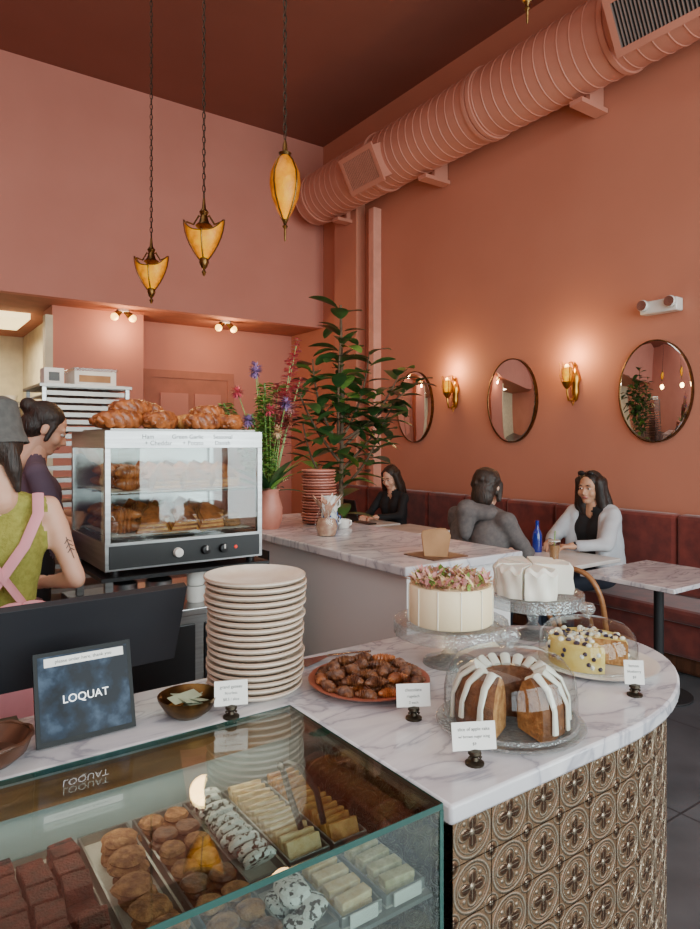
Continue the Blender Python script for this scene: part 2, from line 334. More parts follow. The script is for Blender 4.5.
# banquette
b=B(); b.box(WOODD,(4.52,-2.3,0),(4.96,7.6,.12)); b.box(VELVET,(4.48,-2.3,.12),(4.96,7.6,.36)); b.box(VELVET,(4.44,-2.3,.36),(4.96,7.6,.46))
y=-2.3
while y<7.55:
    b.box(VELVET,(4.83,y+.004,.46),(4.96,y+.546,1.06)); y+=.55
b.obj('banquette_bench',smooth=0,bevel=.03)
# mirrors
for i,y in enumerate((5.78,4.35,2.9)):
    b=B(); T=TR(4.975,y,2.0)@RY(-90)
    n=64; ring=lambda rx,ry,z:[(rx*math.cos(2*pi*j/n),ry*math.sin(2*pi*j/n),z) for j in range(n)]
    b.rings(BRASS,[ring(.405,.305,-.02),ring(.405,.305,.012),ring(.398,.298,.014),ring(.398,.298,-.02)],T=T,cap=(True,False))
    b.rings(MIRROR,[ring(.398,.298,.008),ring(.38,.28,.013)],T=T,cap=(False,True)); b.obj('wall_mirror')
# sconces
for y in(5.12,3.63):
    b=B(); x=4.99
    b.lathe(GOLD,[(.0,-.15),(.02,-.13),(.035,-.06),(.03,0),(.05,.05),(.03,.12),(.012,.15),(.02,.17),(.0,.2)],(x-.012,y,2.1),16,cap=(True,True))
    b.tube(GOLD,[(x-.02,y,2.03),(x-.06,y,1.96),(x-.11,y,1.96),(x-.13,y,2.03),(x-.13,y,2.07)],.009)
    b.tube(GOLD,[(x-.02,y,1.98),(x-.05,y,1.92),(x-.07,y,1.95),(x-.06,y,1.98)],.006)
    b.lathe(GOLD,[(.01,-.03),(.03,-.01),(.045,.02),(.05,.03),(.02,.03)],(x-.13,y,2.09),16,cap=(True,True))
    b.tube(GOLD,[(x-.02,y,2.22),(x-.06,y,2.30),(x-.10,y,2.29)],.006)
    for k in range(6):
        a=k*pi/3; b.tube(GOLD,[(x-.13+.045*math.cos(a),y+.045*math.sin(a),2.12),(x-.13+.062*math.cos(a),y+.062*math.sin(a),2.18),(x-.13+.05*math.cos(a),y+.05*math.sin(a),2.24),(x-.13+.065*math.cos(a),y+.065*math.sin(a),2.29)],.004,6)
    b.lathe(AMBERS,[(.03,0),(.045,.04),(.05,.08),(.044,.12),(.04,.125)],(x-.13,y,2.12),16,cap=(True,False)); b.ell(BULB,(x-.13,y,2.23),(.024,.024,.045)); b.obj('wall_sconce')
    light('sconce_glow','POINT',(x-.14,y,2.36),11,(1,.66,.30),.04)
# emergency light
b=B(); b.box(WHITE,(4.9,2.68,2.6),(4.995,2.98,2.7))
for yy in(2.72,2.94): b.lathe(WHITE,[(.02,-.03),(.045,0),(.045,.03),(.0,.03)],n=16,T=TR(4.89,yy,2.665)@RY(-90),cap=(True,True)); b.lathe(SIL,[(.04,.031),(.0,.032)],n=16,T=TR(4.89,yy,2.665)@RY(-90))
b.obj('emergency_light',bevel=.01)
# pendants
def pendant(x,y,z,kind):
    b=B()
    if kind==0:
        ph=-.61; n=48; Tp=TR(x,y,z)@Matrix.Rotation(ph,4,'Z')
        def P(a,t): # shield shade, flattened; two raised points left/right, scooped centre
            r=.010+.104*math.sin(t*pi/2)**.95; top=.165+.075*abs(math.cos(a))**3
            return (r*math.cos(a),r*.62*math.sin(a),-.115+t**1.1*top)
        b.rings(AMBER,[[P(2*pi*j/n,t) for j in range(n)] for t in(0,.06,.15,.3,.45,.6,.75,.9,1)],(True,False),T=Tp)
        for k in range(4): b.tube(BRASS,[tuple(Vector(P(k*pi/2,t))*1.02) for t in(0,.06,.15,.3,.45,.6,.75,.9,1)],.0045,6,Tp)
        b.tube(BRASS,[P(2*pi*j/n,1) for j in range(n)],.0035,5,Tp,loop=True)
        b.lathe(BRASS,[(.0,-.20),(.008,-.19),(.014,-.175),(.006,-.16),(.018,-.145),(.028,-.12),(.024,-.095)],(x,y,z),14,cap=(True,False))
        b.lathe(BRASS,[(.006,.02),(.02,.05),(.035,.075),(.05,.09),(.03,.11),(.018,.15),(.028,.17),(.012,.19),(.006,.25)],(x,y,z),14,cap=(True,True))
        b.tube(BRASS,[(-.10,0,.115),(-.06,0,.10),(-.03,0,.15),(0,0,.13),(.03,0,.15),(.06,0,.10),(.10,0,.115)],.006,6,Tp)
        b.ell(BULB,(x,y,z-.01),(.028,.02,.045)); zt=z+.25
    else:
        b.lathe(AMBER,[(.012,-.16),(.035,-.12),(.06,-.06),(.07,0),(.066,.05),(.045,.10),(.02,.13)],(x,y,z),28,cap=(True,True))
        for k in range(4):
            a=k*pi/2+.3; b.tube(BRASS,[(x+r*math.cos(a),y+r*math.sin(a),z+h) for r,h in((.014,-.16),(.037,-.12),(.062,-.06),(.072,0),(.068,.05),(.047,.10),(.02,.13))],.004,6)
        b.lathe(BRASS,[(.0,-.26),(.005,-.25),(.006,-.2),(.014,-.19),(.006,-.18),(.016,-.16)],(x,y,z),12,cap=(True,False))
        b.lathe(BRASS,[(.022,.125),(.03,.14),(.012,.15),(.01,.18),(.004,.2)],(x,y,z),12,cap=(True,True)); zt=z+.2
    zz=zt; k=0
    while zz<H-.06:
        hx,hy=(.009,0) if k%2 else (0,.009)
        b.tube(IRON,[(x+hx*math.sin(t),y+hy*math.sin(t),zz+.02+.022*math.cos(t)) for t in [2*pi*q/8 for q in range(8)]],.0028,4,loop=True)
        zz+=.035; k+=1
    b.tube(IRON,[(x+.004,y,zt),(x+.004,y,H-.02)],.002,4)
    b.lathe(BRASS,[(.0,-.06),(.03,-.05),(.06,-.01),(.06,0)],(x,y,H),16,cap=(True,True))
    b.obj('pendant_lamp')
    light('pendant_glow','POINT',(x,y,z-.35),6,(1,.6,.22),.08)
pendant(1.51,4.49,2.74,0); pendant(1.52,3.61,2.75,0); pendant(1.49,2.62,2.76,1); pendant(2.38,1.99,3.74,1)
# soffit spotlights
for x in(2.35,3.66):
    b=B(); y=8.0; b.lathe(WHITE,[(.0,0),(.07,0),(.07,-.03),(.0,-.03)],(x,y,3.17),16)
    for s in(-1,1):
        b.cyl(BRASS,(x+s*.03,y,3.15),(x+s*.09,y-.02,3.09),.03,.04); b.ell(BULB,(x+s*.105,y-.03,3.07),(.045,.045,.045))
    b.obj('ceiling_spotlight'); light('spot_glow','POINT',(x,y-.05,2.95),11,(1,.68,.36),.05)
# kitchen stuff
KL=M('kitchen_panel_light',(255,240,200),.5,emit=(255,226,160),es=2.5)
bx('kitchen_ceiling_light',KL,(.9,8.9,3.1),(1.5,9.9,3.17)); light('kitchen_lamp','AREA',(.8,9.5,3.0),60,(1,.85,.6),1.,(0,0,0))
b=B()
for z in(1.1,1.6,2.1): 
    b.box(STEEL,(.7,10.5,z),(1.7,10.95,z+.03))
    for k in range(4): b.lathe(WHITE if k%2 else STEEL,[(.05,0),(.09,.08),(.1,.14),(.09,.14)],(.82+k*.24,10.72,z+.03),14,cap=(True,True))
for x in(.7,1.67):
    for y in(10.5,10.92): b.box(STEEL,(x,y,0),(x+.03,y+.03,2.2))
b.obj('kitchen_shelf',smooth=30)
# speed rack with sheet pans
b=B()
for x in(.9,1.46):
    for y in(4.9,5.5): b.box(STEEL,(x,y,0),(x+.025,y+.025,1.98))
z=.3
while z<1.98:
    b.box(SHEET,(.93,4.93,z),(1.455,5.5,z+.012)); b.box(SHEET,(.93,4.915,z),(1.455,4.93,z+.03)); z+=.085 if z<1.5 else .05
b.box(SHEET,(.88,4.88,1.98),(1.5,5.54,2.0)); b.obj('sheet_pan_rack',smooth=0)
b=B(); b.box(CARD,(1.13,5.0,2.002),(1.42,5.3,2.11)); b.box(GLASS,(1.12,4.98,2.11),(1.43,5.32,2.13)); b.box(KRAFT,(1.16,4.997,2.03),(1.38,4.9995,2.08)); b.obj('cake_box',smooth=0,bevel=.006)
b=B(); b.box(CARD,(.93,5.0,2.002),(1.06,5.15,2.12)); b.box(BLACK,(.96,4.997,2.03),(1.03,4.9995,2.09)); b.obj('label_box',smooth=0,bevel=.004)
# ---------------------------------------------------------------- front counter
cxm,cym=1.25,1.2
def outline(off=0,x0=.768):
    pts=[(x0,.80+off)]
    for i in range(0,29):
        t=-pi/2+pi*i/28; pts.append((cxm+(.62-off)*math.cos(t),cym+(.40-off)*math.sin(t)))
    return pts
E=empty('service_counter',(1.2,1.2,0))
b=B(); o=outline()+[(-1.5,1.6),(-1.5,1.325),(.768,1.325)]
b.prism(MARB,o,.965,1.0); b.obj('marble_top',E,bevel=.006)
b=B(); b.box(WHITEP,(-1.5,1.34,0),(.80,1.57,.965)); b.box(BLACKM,(-1.5,1.57,.2),(1.0,1.58,.9)); b.obj('cabinet',E,smooth=0)
pts=outline(.03)+[(.80,1.57)]; pts[0]=(.80,.83)
L=0; vs=[];us=[]; 
for i,p in enumerate(pts):
    if i: L+=math.dist(p,pts[i-1])
    vs.append(p); us.append(L)
me=D.meshes.new('tiled_front'); V=[(p[0],p[1],z) for p in vs for z in(0,.965)]
F=[(2*i,2*i+2,2*i+3,2*i+1) for i in range(len(vs)-1)]
me.from_pydata(V,[],F); uvl=me.uv_layers.new(name='UVMap'); ts=.096
for f in me.polygons:
    for li in f.loop_indices:
        vi=me.loops[li].vertex_index; uvl.data[li].uv=((us[vi//2])/ts,(V[vi][2]-.965)/ts)
    f.use_smooth=True
me.materials.append(TILE); o=D.objects.new('tiled_front',me); C.scene.collection.objects.link(o); attach(o,E)
# display case
E=empty('pastry_display_case',(-.2,1.06,0)); X0,X1,Y0,Y1=-1.5,.762,.815,1.318
b=B(); b.box(CASEG,(X0,Y0,.992),(X1,Y1,1.0)); b.box(CASEG,(X0,Y0,.52),(X1-.008,Y0+.007,.991)); b.box(CASEG,(X1-.007,Y0+.008,.52),(X1,Y1-.008,.991)); b.obj('glass_panels',E,smooth=0)
b=B(); e=.0012
b.box(EDGE,(X0,Y0-e,.991),(X1,Y0,1.001)); b.box(EDGE,(X1,Y0-e,.991),(X1+e,Y1,1.001)); b.box(EDGE,(X1-.007,Y0-e*2,.52),(X1+e,Y0-e,.991)); b.box(EDGE,(X0,Y1,.991),(X1,Y1+e,1.001)); b.obj('glass_edges',E,smooth=0)
b=B(); b.box(SHEET,(X0,Y0+.01,.845),(X1-.012,Y1-.02,.852)); b.box(BRASS,(X0,Y1-.02,.52),(X1-.01,Y1-.005,.56)); b.box(PARCH,(X0,Y0,.50),(X1,Y1,.52)); b.box(WOODD,(X0,Y0,.0),(X1,Y1,.50))
b.box(WOOD,(X0,Y1-.022,.94),(X1-.01,Y1-.003,.988)); b.obj('shelves_and_base',E,smooth=0)
for x in(-.1,.45): light('added_case_fill','AREA',(x,1.26,.965),.5,(1,.86,.66),.5,(math.radians(-25),0,0),.03)  # unseen warm fill strips, added to brighten the trays inside the case
def cookie(b,mat,c,r,h,T=None):
    rf=lambda a,z,s=R(0,9):1+.05*math.sin(3*a+s)+.03*math.sin(5*a+s*2)
    b.lathe(mat,[(r*.02,0),(r*.9,0),(r,h*.35),(r*.85,h*.8),(r*.4,h),(r*.02,h)],n=16,rf=rf,T=TR(*c)@(T or Matrix()),cap=(True,True))
def tray(x0,x1,y0,y1,z):
    b=B(); t=.004; b.box(PARCH,(x0,y0,z),(x1,y1,z+.004)); 
    b.box(SHEET,(x0,y0,z+.004),(x1,y0+t,z+.022)); b.box(SHEET,(x0,y1-t,z+.004),(x1,y1,z+.022)); b.box(SHEET,(x0,y0+t,z+.004),(x0+t,y1-t,z+.022)); b.box(SHEET,(x1-t,y0+t,z+.004),(x1,y1-t,z+.022))
    return b
zs=.853; zt=zs+.006
def crow(b,mat,x,y0,y1,r,h,st,z,ang=-50):
    y=y0
    while y<y1:
        cookie(b,mat,(x+R(-.004,.004),y,z+r*math.sin(math.radians(abs(ang)))*.95),r*R(.93,1.04),h,RX(ang+R(-5,5))@RZ(R(0,360))); y+=st
b=tray(.495,.57,.99,1.285,zs); crow(b,CRINK,.532,1.02,1.27,.031,.018,.026,zt); b.obj('crinkle_cookie_tray')
b=tray(.49,.568,.835,.985,zs); 
for x,y,z in((.52,.87,0),(.542,.875,.018),(.52,.93,0),(.54,.935,.018),(.527,.90,.03)): cookie(b,CRINK,(x,y,zt+z),.027,.02)
b.obj('crinkle_cookie_tray')
b=tray(.578,.662,1.0,1.285,zs)
y=1.02
while y<1.27: b.box(SHORT,(-.034,-.008,0),(.034,.008,.03),TR(.62,y,zt+.002)@RZ(R(-6,6))@RX(-25)); y+=.021
b.obj('shortbread_tray',smooth=0,bevel=.003)
b=tray(.67,.745,1.0,1.285,zs)
y=1.02
while y<1.27: b.box(BREADL,(-.03,-.008,0),(.03,.008,.032),TR(.707,y,zt+.002)@RZ(R(-6,6))@RX(-25)); y+=.021
b.obj('biscotti_tray',smooth=0,bevel=.004)
for x0,x1,mm,nm in((.574,.652,SHORT,'shortbread_tray'),(.66,.742,GREENC,'pistachio_shortbread_tray')):
    b=tray(x0,x1,.835,.99,zs)
    for k in range(4):
        for q in(0,1): b.box(mm,(-.030,-.011,0),(.030,.011,.013),TR((x0+x1)/2,.86+k*.033,zt+q*.0135)@RZ(R(-4,4)))
    b.box(CARD,(x0+.012,.829,zs+.002),(x1-.012,.8325,zs+.024)); b.obj(nm,smooth=0,bevel=.002)
b=tray(.395,.484,.835,1.285,zs)
for i in range(2):
    for k in range(8):
        for q in range(3): cookie(b,COOK if k%3 else CHOC,(.42+i*.042+R(-.005,.005),.865+k*.053+R(-.006,.006),zt+q*.011),.0235,.012)
b.obj('ginger_cookie_tray')
b=tray(.295,.385,.835,1.285,zs)
for y in(.875,.94,1.005,1.07,1.14,1.21):
    for q in range(4): cookie(b,COOK,(.34+R(-.012,.012),y+R(-.01,.01),zt+q*.010),.031,.011)
b.obj('chocolate_chip_cookie_tray')
b=tray(.13,.285,.835,1.285,zs)
for i in range(3):
    for k in range(8):
        for q in range(2):
            if random.random()<.85 or q==0: b.box(REDB,(-.021,-.023,0),(.021,.023,.018),TR(.158+i*.05+R(-.003,.003),.87+k*.052,zt+q*.0185)@RZ(R(-9,9)))
b.obj('brownie_tray',smooth=0,bevel=.004)
b=tray(-.1,.12,.835,1.285,zs)
for i in range(3):
    for k in range(6): cookie(b,COOK if (i+k)%2 else CHOC,(-.06+i*.07,.88+k*.07,zt),.033,.016)
b.obj('oat_cookie_tray')
b=B(); b.box(SHEET,(.1,.83,.521),(.745,1.25,.53))
for i in range(9):
    for k in range(5):
        for q in range(2): cookie(b,(COOK,CRINK,SHORT)[i//3],(.14+i*.07+R(-.006,.006),.87+k*.078,.531+q*.016),.034,.016)
b.obj('cookie_sheet_pan')
b=B(); T=TR(.665,1.13,.905)@RZ(-12)
for s in(-1,1): b.tube(BLACK,[(s*.022,-.10,-.005),(s*.026,-.05,.03),(s*.018,.02,.045),(s*.006,.08,.03),(0,.10,.012)],.006,6,T)
b.obj('serving_tongs')
# ---------------------------------------------------------------- counter items
def tag(x,y,lines,w=.085,h=.055,yaw=-25,z0=1.0,fs=.0095):
    E=empty('price_tag',(x,y,z0)); T=TR(x,y,z0)@RZ(yaw)
    b=B(); b.lathe(IRON,[(.0,0),(.018,0),(.018,.004),(.008,.008),(.006,.014),(.013,.02),(.012,.026),(.0,.028)],n=14,T=T,cap=(True,True))
    b.tube(IRON,[(-.012,-.002,.012),(0,0,.022),(.012,-.002,.012)],.003,6,T)
    Tc=T@TR(0,0,.026)@RX(-12)
    b.box(CARD,(-w/2,-.001,0),(w/2,.001,h),Tc); b.obj('card_and_holder',E,smooth=30)
    for i,s in enumerate(lines): text('lettering_%d'%(i+1),s,fs if i==0 else fs*.85,Tc@TR(0,-.0015,h-.013-i*.013)@RX(90),INK,E)
tag(.625,1.335,['grand gateau','flourless','$8.5 / slice'],.072,.052,-22)
tag(.945,1.10,['chocolate','rugelach','3 each'],.074,.048,-30)
tag(.905,.88,['slice of apple cake','w/ brown sugar icing','$9'],.084,.05,-28,fs=.0085)
tag(1.46,.90,['lemon','blueberry','$9'],.045,.055,-42)
# plates
b=B(); px,py=.746,1.455
z=1.0
for i in range(18):
    r=.116+R(-.0025,.0025) if i<13 else .122; ox,oy=R(-.0025,.0025),R(-.0025,.0025)
    b.lathe(PLATEM,[(.0,0),(r*.6,0),(r*.92,.009),(r,.016),(r*1.003,.019)],(px+ox,py+oy,z),48); b.lathe(PLATER,[(r*1.003,.019),(r*1.004,.0215),(r*.985,.0228)],(px+ox,py+oy,z),48); b.lathe(PLATEM,[(r*.985,.0228),(r*.9,.015),(r*.58,.005),(.0,.005)],(px+ox,py+oy,z),48); z+=.0152
b.obj('plate_stack')
b=B(); c=(.553,1.40,1.0); b.lathe(BRASS,[(.0,0),(.03,0),(.05,.015),(.064,.038),(.066,.046),(.062,.044),(.046,.02),(.0,.008)],c,28)
BN=M('banknote',(160,168,140),.8)
for i in range(5): b.box(BN,(-.035,-.016,0),(.035,.016,.001),TR(c[0]+R(-.01,.01),c[1],1.03+i*.003)@RZ(R(0,180))@RX(R(-25,25)))
b.obj('tip_bowl')
b=B(); c=(.165,1.40,1.0); b.lathe(WOODD,[(.0,0),(.04,0),(.065,.02),(.075,.045),(.068,.048),(.05,.02),(.0,.008)],c,28)
b.tube(WOODD,[(c[0]+.074*math.cos(t),c[1]+.074*math.sin(t),1.048+.002*math.sin(t*9)) for t in[2*pi*q/36 for q in range(36)]],.004,6,loop=True)
for k in range(6): b.lathe(BRASS,[(.0,0),(.012,0),(.012,.002),(.0,.002)],(c[0]+R(-.02,.02),c[1]+R(-.02,.02),1.012+k*.002),14)
b.obj('wooden_bowl')
# tablet
E=empty('tablet_stand',(.347,1.42,1.0)); T=TR(.343,1.40,1.004)@RX(-15)
TB=M('tablet_bezel',(12,12,14),.3,spec=.15)
b=B(); b.box(TB,(-.096,0,0),(.096,.009,.178),T); b.box(SCREEN,(-.088,-.0006,.01),(.088,0,.170),T); b.box(CARD,(-.076,-.0012,.149),(.080,-.0007,.166),T)
b.box(BLACK,(-.05,.06,-.004),(.05,.14,.004),TR(.347,1.40,1.004)); b.tube(BLACK,[(.347,1.40+.03,1.08),(.347,1.50,1.008)],.012,8); b.obj('tablet',E,smooth=30,bevel=.002)
WTX=M('screen_white_text',(255,255,255),.5,emit=(255,255,255),es=.9)
text('screen_title','LOQUAT',.022,T@TR(0,-.0012,.082)@RX(90),WTX,E)
text('screen_sign','please order here, thank you',.0095,T@TR(0,-.0018,.1575)@RX(90),INK,E)
# POS terminal
b=B(); T=TR(.235,1.60,1.0)@RZ(3)@TR(0,0,.072)@RX(22)
b.box(M('dark_grey_shell',(40,40,44),.4,spec=.3),(-.36,-.02,0),(.36,.0,.205),T); b.box(SCREEN,(-.35,.0,.01),(.35,.001,.195),T)
b.box(BLACK,(.02,1.50,1.0),(.24,1.585,1.012)); b.tube(BLACK,[(.13,1.55,1.01),(.13,1.57,1.12)],[.03,.022],12); b.obj('pos_terminal',smooth=30,bevel=.006)
# rugelach platter
def crois(b,mat,c,yaw,L,r,bend=.5,tilt=0,st=(1.1,.93)):
    T=TR(*c)@RZ(yaw)@RX(tilt); pts=[];rd=[]; k=17
    for i in range(k):
        t=i/(k-1)*2-1; pts.append((t*L/2,-bend*L*.5*t*t,0)); rd.append(r*(.25+.75*(1-t*t))*(st[0] if i%2 else st[1]))
    b.tube(mat,pts,rd,10,T,flat=.85)
b=B(); c=(.985,1.315,1.0); b.lathe(TERRAP,[(.0,0),(.1,0),(.142,.014),(.150,.02),(.143,.020),(.1,.008),(.0,.008)],c,40)
for lay,(rr,nn) in enumerate(((.118,14),(.075,9),(.025,3),(.088,10),(.04,5))):
    z=1.022 if lay<3 else 1.040
    for k in range(nn):
        a=2*pi*k/nn+lay; crois(b,CHOC if R(0,1)<.8 else BREAD,(c[0]+rr*math.cos(a),c[1]+rr*math.sin(a),z),math.degrees(a)+90+R(-30,30),R(.05,.06),.0145,.4,R(-15,15),(1.15,.86))
b.obj('rugelach_platter')
b=B(); T=TR(1.02,1.52,1.004)@RZ(-10); b.tube(SIL,[(-.02,0,.012),(.05,0,.010),(.11,0,.006)],[.007,.005,.006],8,T,flat=.5)
b.add(SIL,[(-.02,-.008,.012),(-.09,-.03,.001),(-.13,0,.001),(-.09,.03,.001),(-.02,.008,.012)],[(0,1,2,3,4)],T); b.obj('cake_server')
def stand(b,c,r,h,mat=CUTG):
    sc=lambda a,z:1+.02*abs(math.sin(12*a))
    b.lathe(mat,[(.0,0),(r*.5,0),(r*.48,.008),(r*.2,.02),(r*.09,.04),(r*.13,h*.5),(r*.08,h*.7),(r*.2,h-.02),(r*.5,h-.012)],c,36)
    b.lathe(mat,[(.0,h-.012),(r*.9,h-.012),(r*.96,h-.03),(r,h-.03),(r*1.0,h+.006),(r*.94,h),(.0,h)],c,72,rf=sc)
E1=empty('cream_cake_on_stand',(1.256,1.33,1.0)); c=(1.27,1.325,1.0); b=B(); stand(b,c,.152,.112); b.obj('glass_cake_stand',E1)
b=B(); zb=1.1135; fl=lambda a,z:1+.006*abs(math.sin(20*a))
b.lathe(CREAMF,[(.0,0),(.110,0),(.114,.006),(.114,.095),(.109,.102),(.0,.102)],(c[0],c[1],zb),80,rf=fl)
for k in range(12):
    a=2*pi*k/12; b.box(ICING,(.1135,-.0012,.003),(.1162,.0012,.101),TR(c[0],c[1],zb)@RZ(math.degrees(a)))
for k in range(520):
    a=R(0,2*pi); rr=.106*math.sqrt(R(.15,1)); p=(c[0]+rr*math.cos(a),c[1]+rr*math.sin(a),zb+.100+R(0,.016))
    b.leaf((ALM,SHORT,DUSTP,ALM,DUSTP,LEAF2,SHORT)[k%7],p,(R(-1,1),R(-1,1),R(.3,1.6)),(0,0,1),R(.02,.038),.012,.25,3)
b.obj('cake',E1)
E2=empty('white_cake_on_stand',(1.66,1.36,1.0)); c=(1.66,1.365,1.0); b=B(); stand(b,c,.15,.13); b.obj('glass_cake_stand',E2)
b=B()
for k in range(7):
    if k==5: continue
    a0=k*2*pi/7+.04; a1=(k+1)*2*pi/7-.04; rs=[]
    for z,q in((0,.98),(.02,1),(.05,.97),(.078,1.02),(.09,.92)):
        ring=[(c[0]+.004*math.cos((a0+a1)/2),c[1]+.004*math.sin((a0+a1)/2),1.1315+z)]
        for j in range(13):
            a=a0+(a1-a0)*j/12; rr=.120*q*(1+.03*math.sin(14*a+z*40)); ring.append((c[0]+rr*math.cos(a),c[1]+rr*math.sin(a),1.1315+z+.007*math.sin(j*1.1)*(z>.01)))
        rs.append(ring)
    b.rings(ICING,rs)
b.obj('sliced_cake',E2)
def dome(b,c,r,h):
    pr=[(r,0),(r*1.0,h*.45),(r*.95,h*.7),(r*.8,h*.88),(r*.5,h*.98),(r*.15,h*1.02),(r*.06,h*1.04)]
    b.lathe(GLASS,pr,c,48); b.lathe(CUTG,[(r*1.0,0),(r*1.02,.002),(r*1.02,.008),(r,.01)],c,48)
    b.lathe(CUTG,[(.008,h*1.04),(.008,h*1.04+.008),(.018,h*1.04+.014),(.022,h*1.04+.026),(.016,h*1.04+.038),(.0,h*1.04+.042)],c,20,cap=(True,False))
E3=empty('bundt_cake_in_dome',(1.09,.955,1.0)); c=(1.09,.958,1.0)
b=B(); b.lathe(CUTG,[(.0,0),(.12,0),(.148,.006),(.154,.012),(.15,.014),(.12,.006),(.0,.006)],c,60,rf=lambda a,z:1+.012*abs(math.sin(14*a))); b.obj('glass_plate',E3)
b=B(); dome(b,(c[0],c[1],1.0145),.138,.145); b.obj('glass_dome',E3)
b=B(); zb=1.0075
def bundtR(a): return 1+.045*abs(math.sin(7*a))
prof=[(.03,.0),(.108,0),(.114,.02),(.112,.06),(.098,.095),(.07,.116),(.045,.10),(.03,.07),(.025,.03)]
st=math.radians(255); span=math.radians(310); seg=80; rings=[]
for i in range(seg+1):
    a=st+span*i/seg; rings.append([(c[0]+(r*(bundtR(a) if r>.05 else 1))*math.cos(a),c[1]+(r*(bundtR(a) if r>.05 else 1))*math.sin(a),zb+z) for r,z in prof])
b.rings(BUNDT,rings,(False,False))
for rg in(rings[0],rings[-1]): b.add(CRUMB,rg,[tuple(range(len(rg)))])
for k in range(13): # icing drips
    a=st+span*(k+.5)/13; ln=R(.3,1.)
    pr=[(.048,.105),(.07,.118),(.099,.098),(.1145,.062),(.1165,.062-.05*ln)]
    pts=[(c[0]+(r*bundtR(a)+.001)*math.cos(a),c[1]+(r*bundtR(a)+.001)*math.sin(a),zb+z) for r,z in pr]; b.tube(ICING,pts,[.010,.011,.008,.0065,.008],8,flat=.6)
b.obj('bundt_cake',E3)
E4=empty('lemon_cake_in_dome',(1.56,1.09,1.0)); c=(1.575,1.083,1.0)
b=B(); b.lathe(WHITE,[(.0,0),(.11,0),(.15,.009),(.158,.014),(.15,.014),(.11,.006),(.0,.006)],c,48); b.obj('serving_plate',E4)
c=(1.56,1.10,1.0065); b=B(); dome(b,c,.127,.115); b.obj('glass_dome',E4)
b=B(); rs=[]; st=math.radians(-60)
for i in range(50):
    a=st+math.radians(300)*i/49; rs.append([(c[0]+r*math.cos(a),c[1]+r*math.sin(a),c[2]+.001+z) for r,z in((.004,0),(.1,0),(.102,.03),(.102,.055),(.096,.066),(.004,.066))])
b.rings(LEMON,rs,(False,False))
for rg in(rs[0],rs[-1]): b.add(CRUMB,rg,[tuple(range(6))])
for k in range(90):
    a=st+math.radians(300)*R(.02,.98); rr=R(.02,.095); b.ell((BERRY,ICING,ICING,SHORT)[k%4],(c[0]+rr*math.cos(a),c[1]+rr*math.sin(a),c[2]+.069),(.009,.007,.006),n=8,m=5,nz=.2)
for k in range(40):
    a=st+math.radians(300)*R(.02,.98); b.ell(BERRY if k%2 else ICING,(c[0]+.101*math.cos(a),c[1]+.101*math.sin(a),c[2]+R(.01,.055)),(.006,.006,.006),n=8,m=5)
b.obj('lemon_cake',E4)
# ---------------------------------------------------------------- ledge partition
E=empty('marble_ledge',(2.06,3.0,0)); bx('partition',WHITEP,(1.75,2.08,0),(2.37,4.0,1.06),parent=E)
b=B(); b.box(MARB,(1.71,2.04,1.06),(2.41,4.04,1.1)); b.obj('marble_cap',E,smooth=0,bevel=.006)
b=B(); b.box(BLACK,(1.742,3.25,.92),(1.75,3.37,1.0)); b.obj('power_outlet',E,smooth=0,bevel=.002)
b=B(); z=1.1
for i in range(19): 
    r=.105+R(-.004,.004); b.lathe(PINKC if i%4 else TERRAP,[(.0,0),(r*.6,0),(r*.93,.009),(r,.016),(r*.99,.021),(r*.9,.014),(r*.58,.005),(.0,.005)],(2.2+R(-.004,.004),3.45+R(-.003,.003),z),32); z+=.0172
b.obj('dessert_plate_stack')
BLUEP=M('blue_glaze_pattern',(225,228,232),.25,c2=(60,90,150),scale=35,lo=.5,hi=.55)
def mug(b,c,r,h,mat):
    b.lathe(mat,[(.0,0),(r*.9,0),(r,.01),(r,h),(r*.92,h),(r*.9,.01),(.0,.01)],c,24); b.tube(mat,[(c[0]+r*.95,c[1],c[2]+h*.8),(c[0]+r*1.5,c[1],c[2]+h*.7),(c[0]+r*1.5,c[1],c[2]+h*.35),(c[0]+r*.95,c[1],c[2]+h*.2)],.006,6)
b=B(); mug(b,(2.10,3.18,1.1),.048,.1,BLUEP); mug(b,(2.10,3.18,1.2),.046,.09,WHITE); b.obj('coffee_mug')
b=B(); mug(b,(2.21,3.20,1.1),.036,.05,WHITE); b.obj('espresso_cup')
b=B(); 
for k in range(12):
    T=TR(1.965+k*.006,2.14+k*.008,1.104)@RZ(-50+k*5)@RX(-10+k*2)
    out=[(-.05,0),(.05,0),(.062,.092),(.055,.108),(.02,.113),(-.02,.113),(-.055,.108),(-.062,.092)]
    b.rings(KRAFT,[[(x,-.002,z) for x,z in out],[(x,.002,z) for x,z in out]],T=T)
b.box(WOODD,(1.90,2.08,1.1),(2.10,2.28,1.104)); b.obj('paper_sleeve_stack',smooth=0)
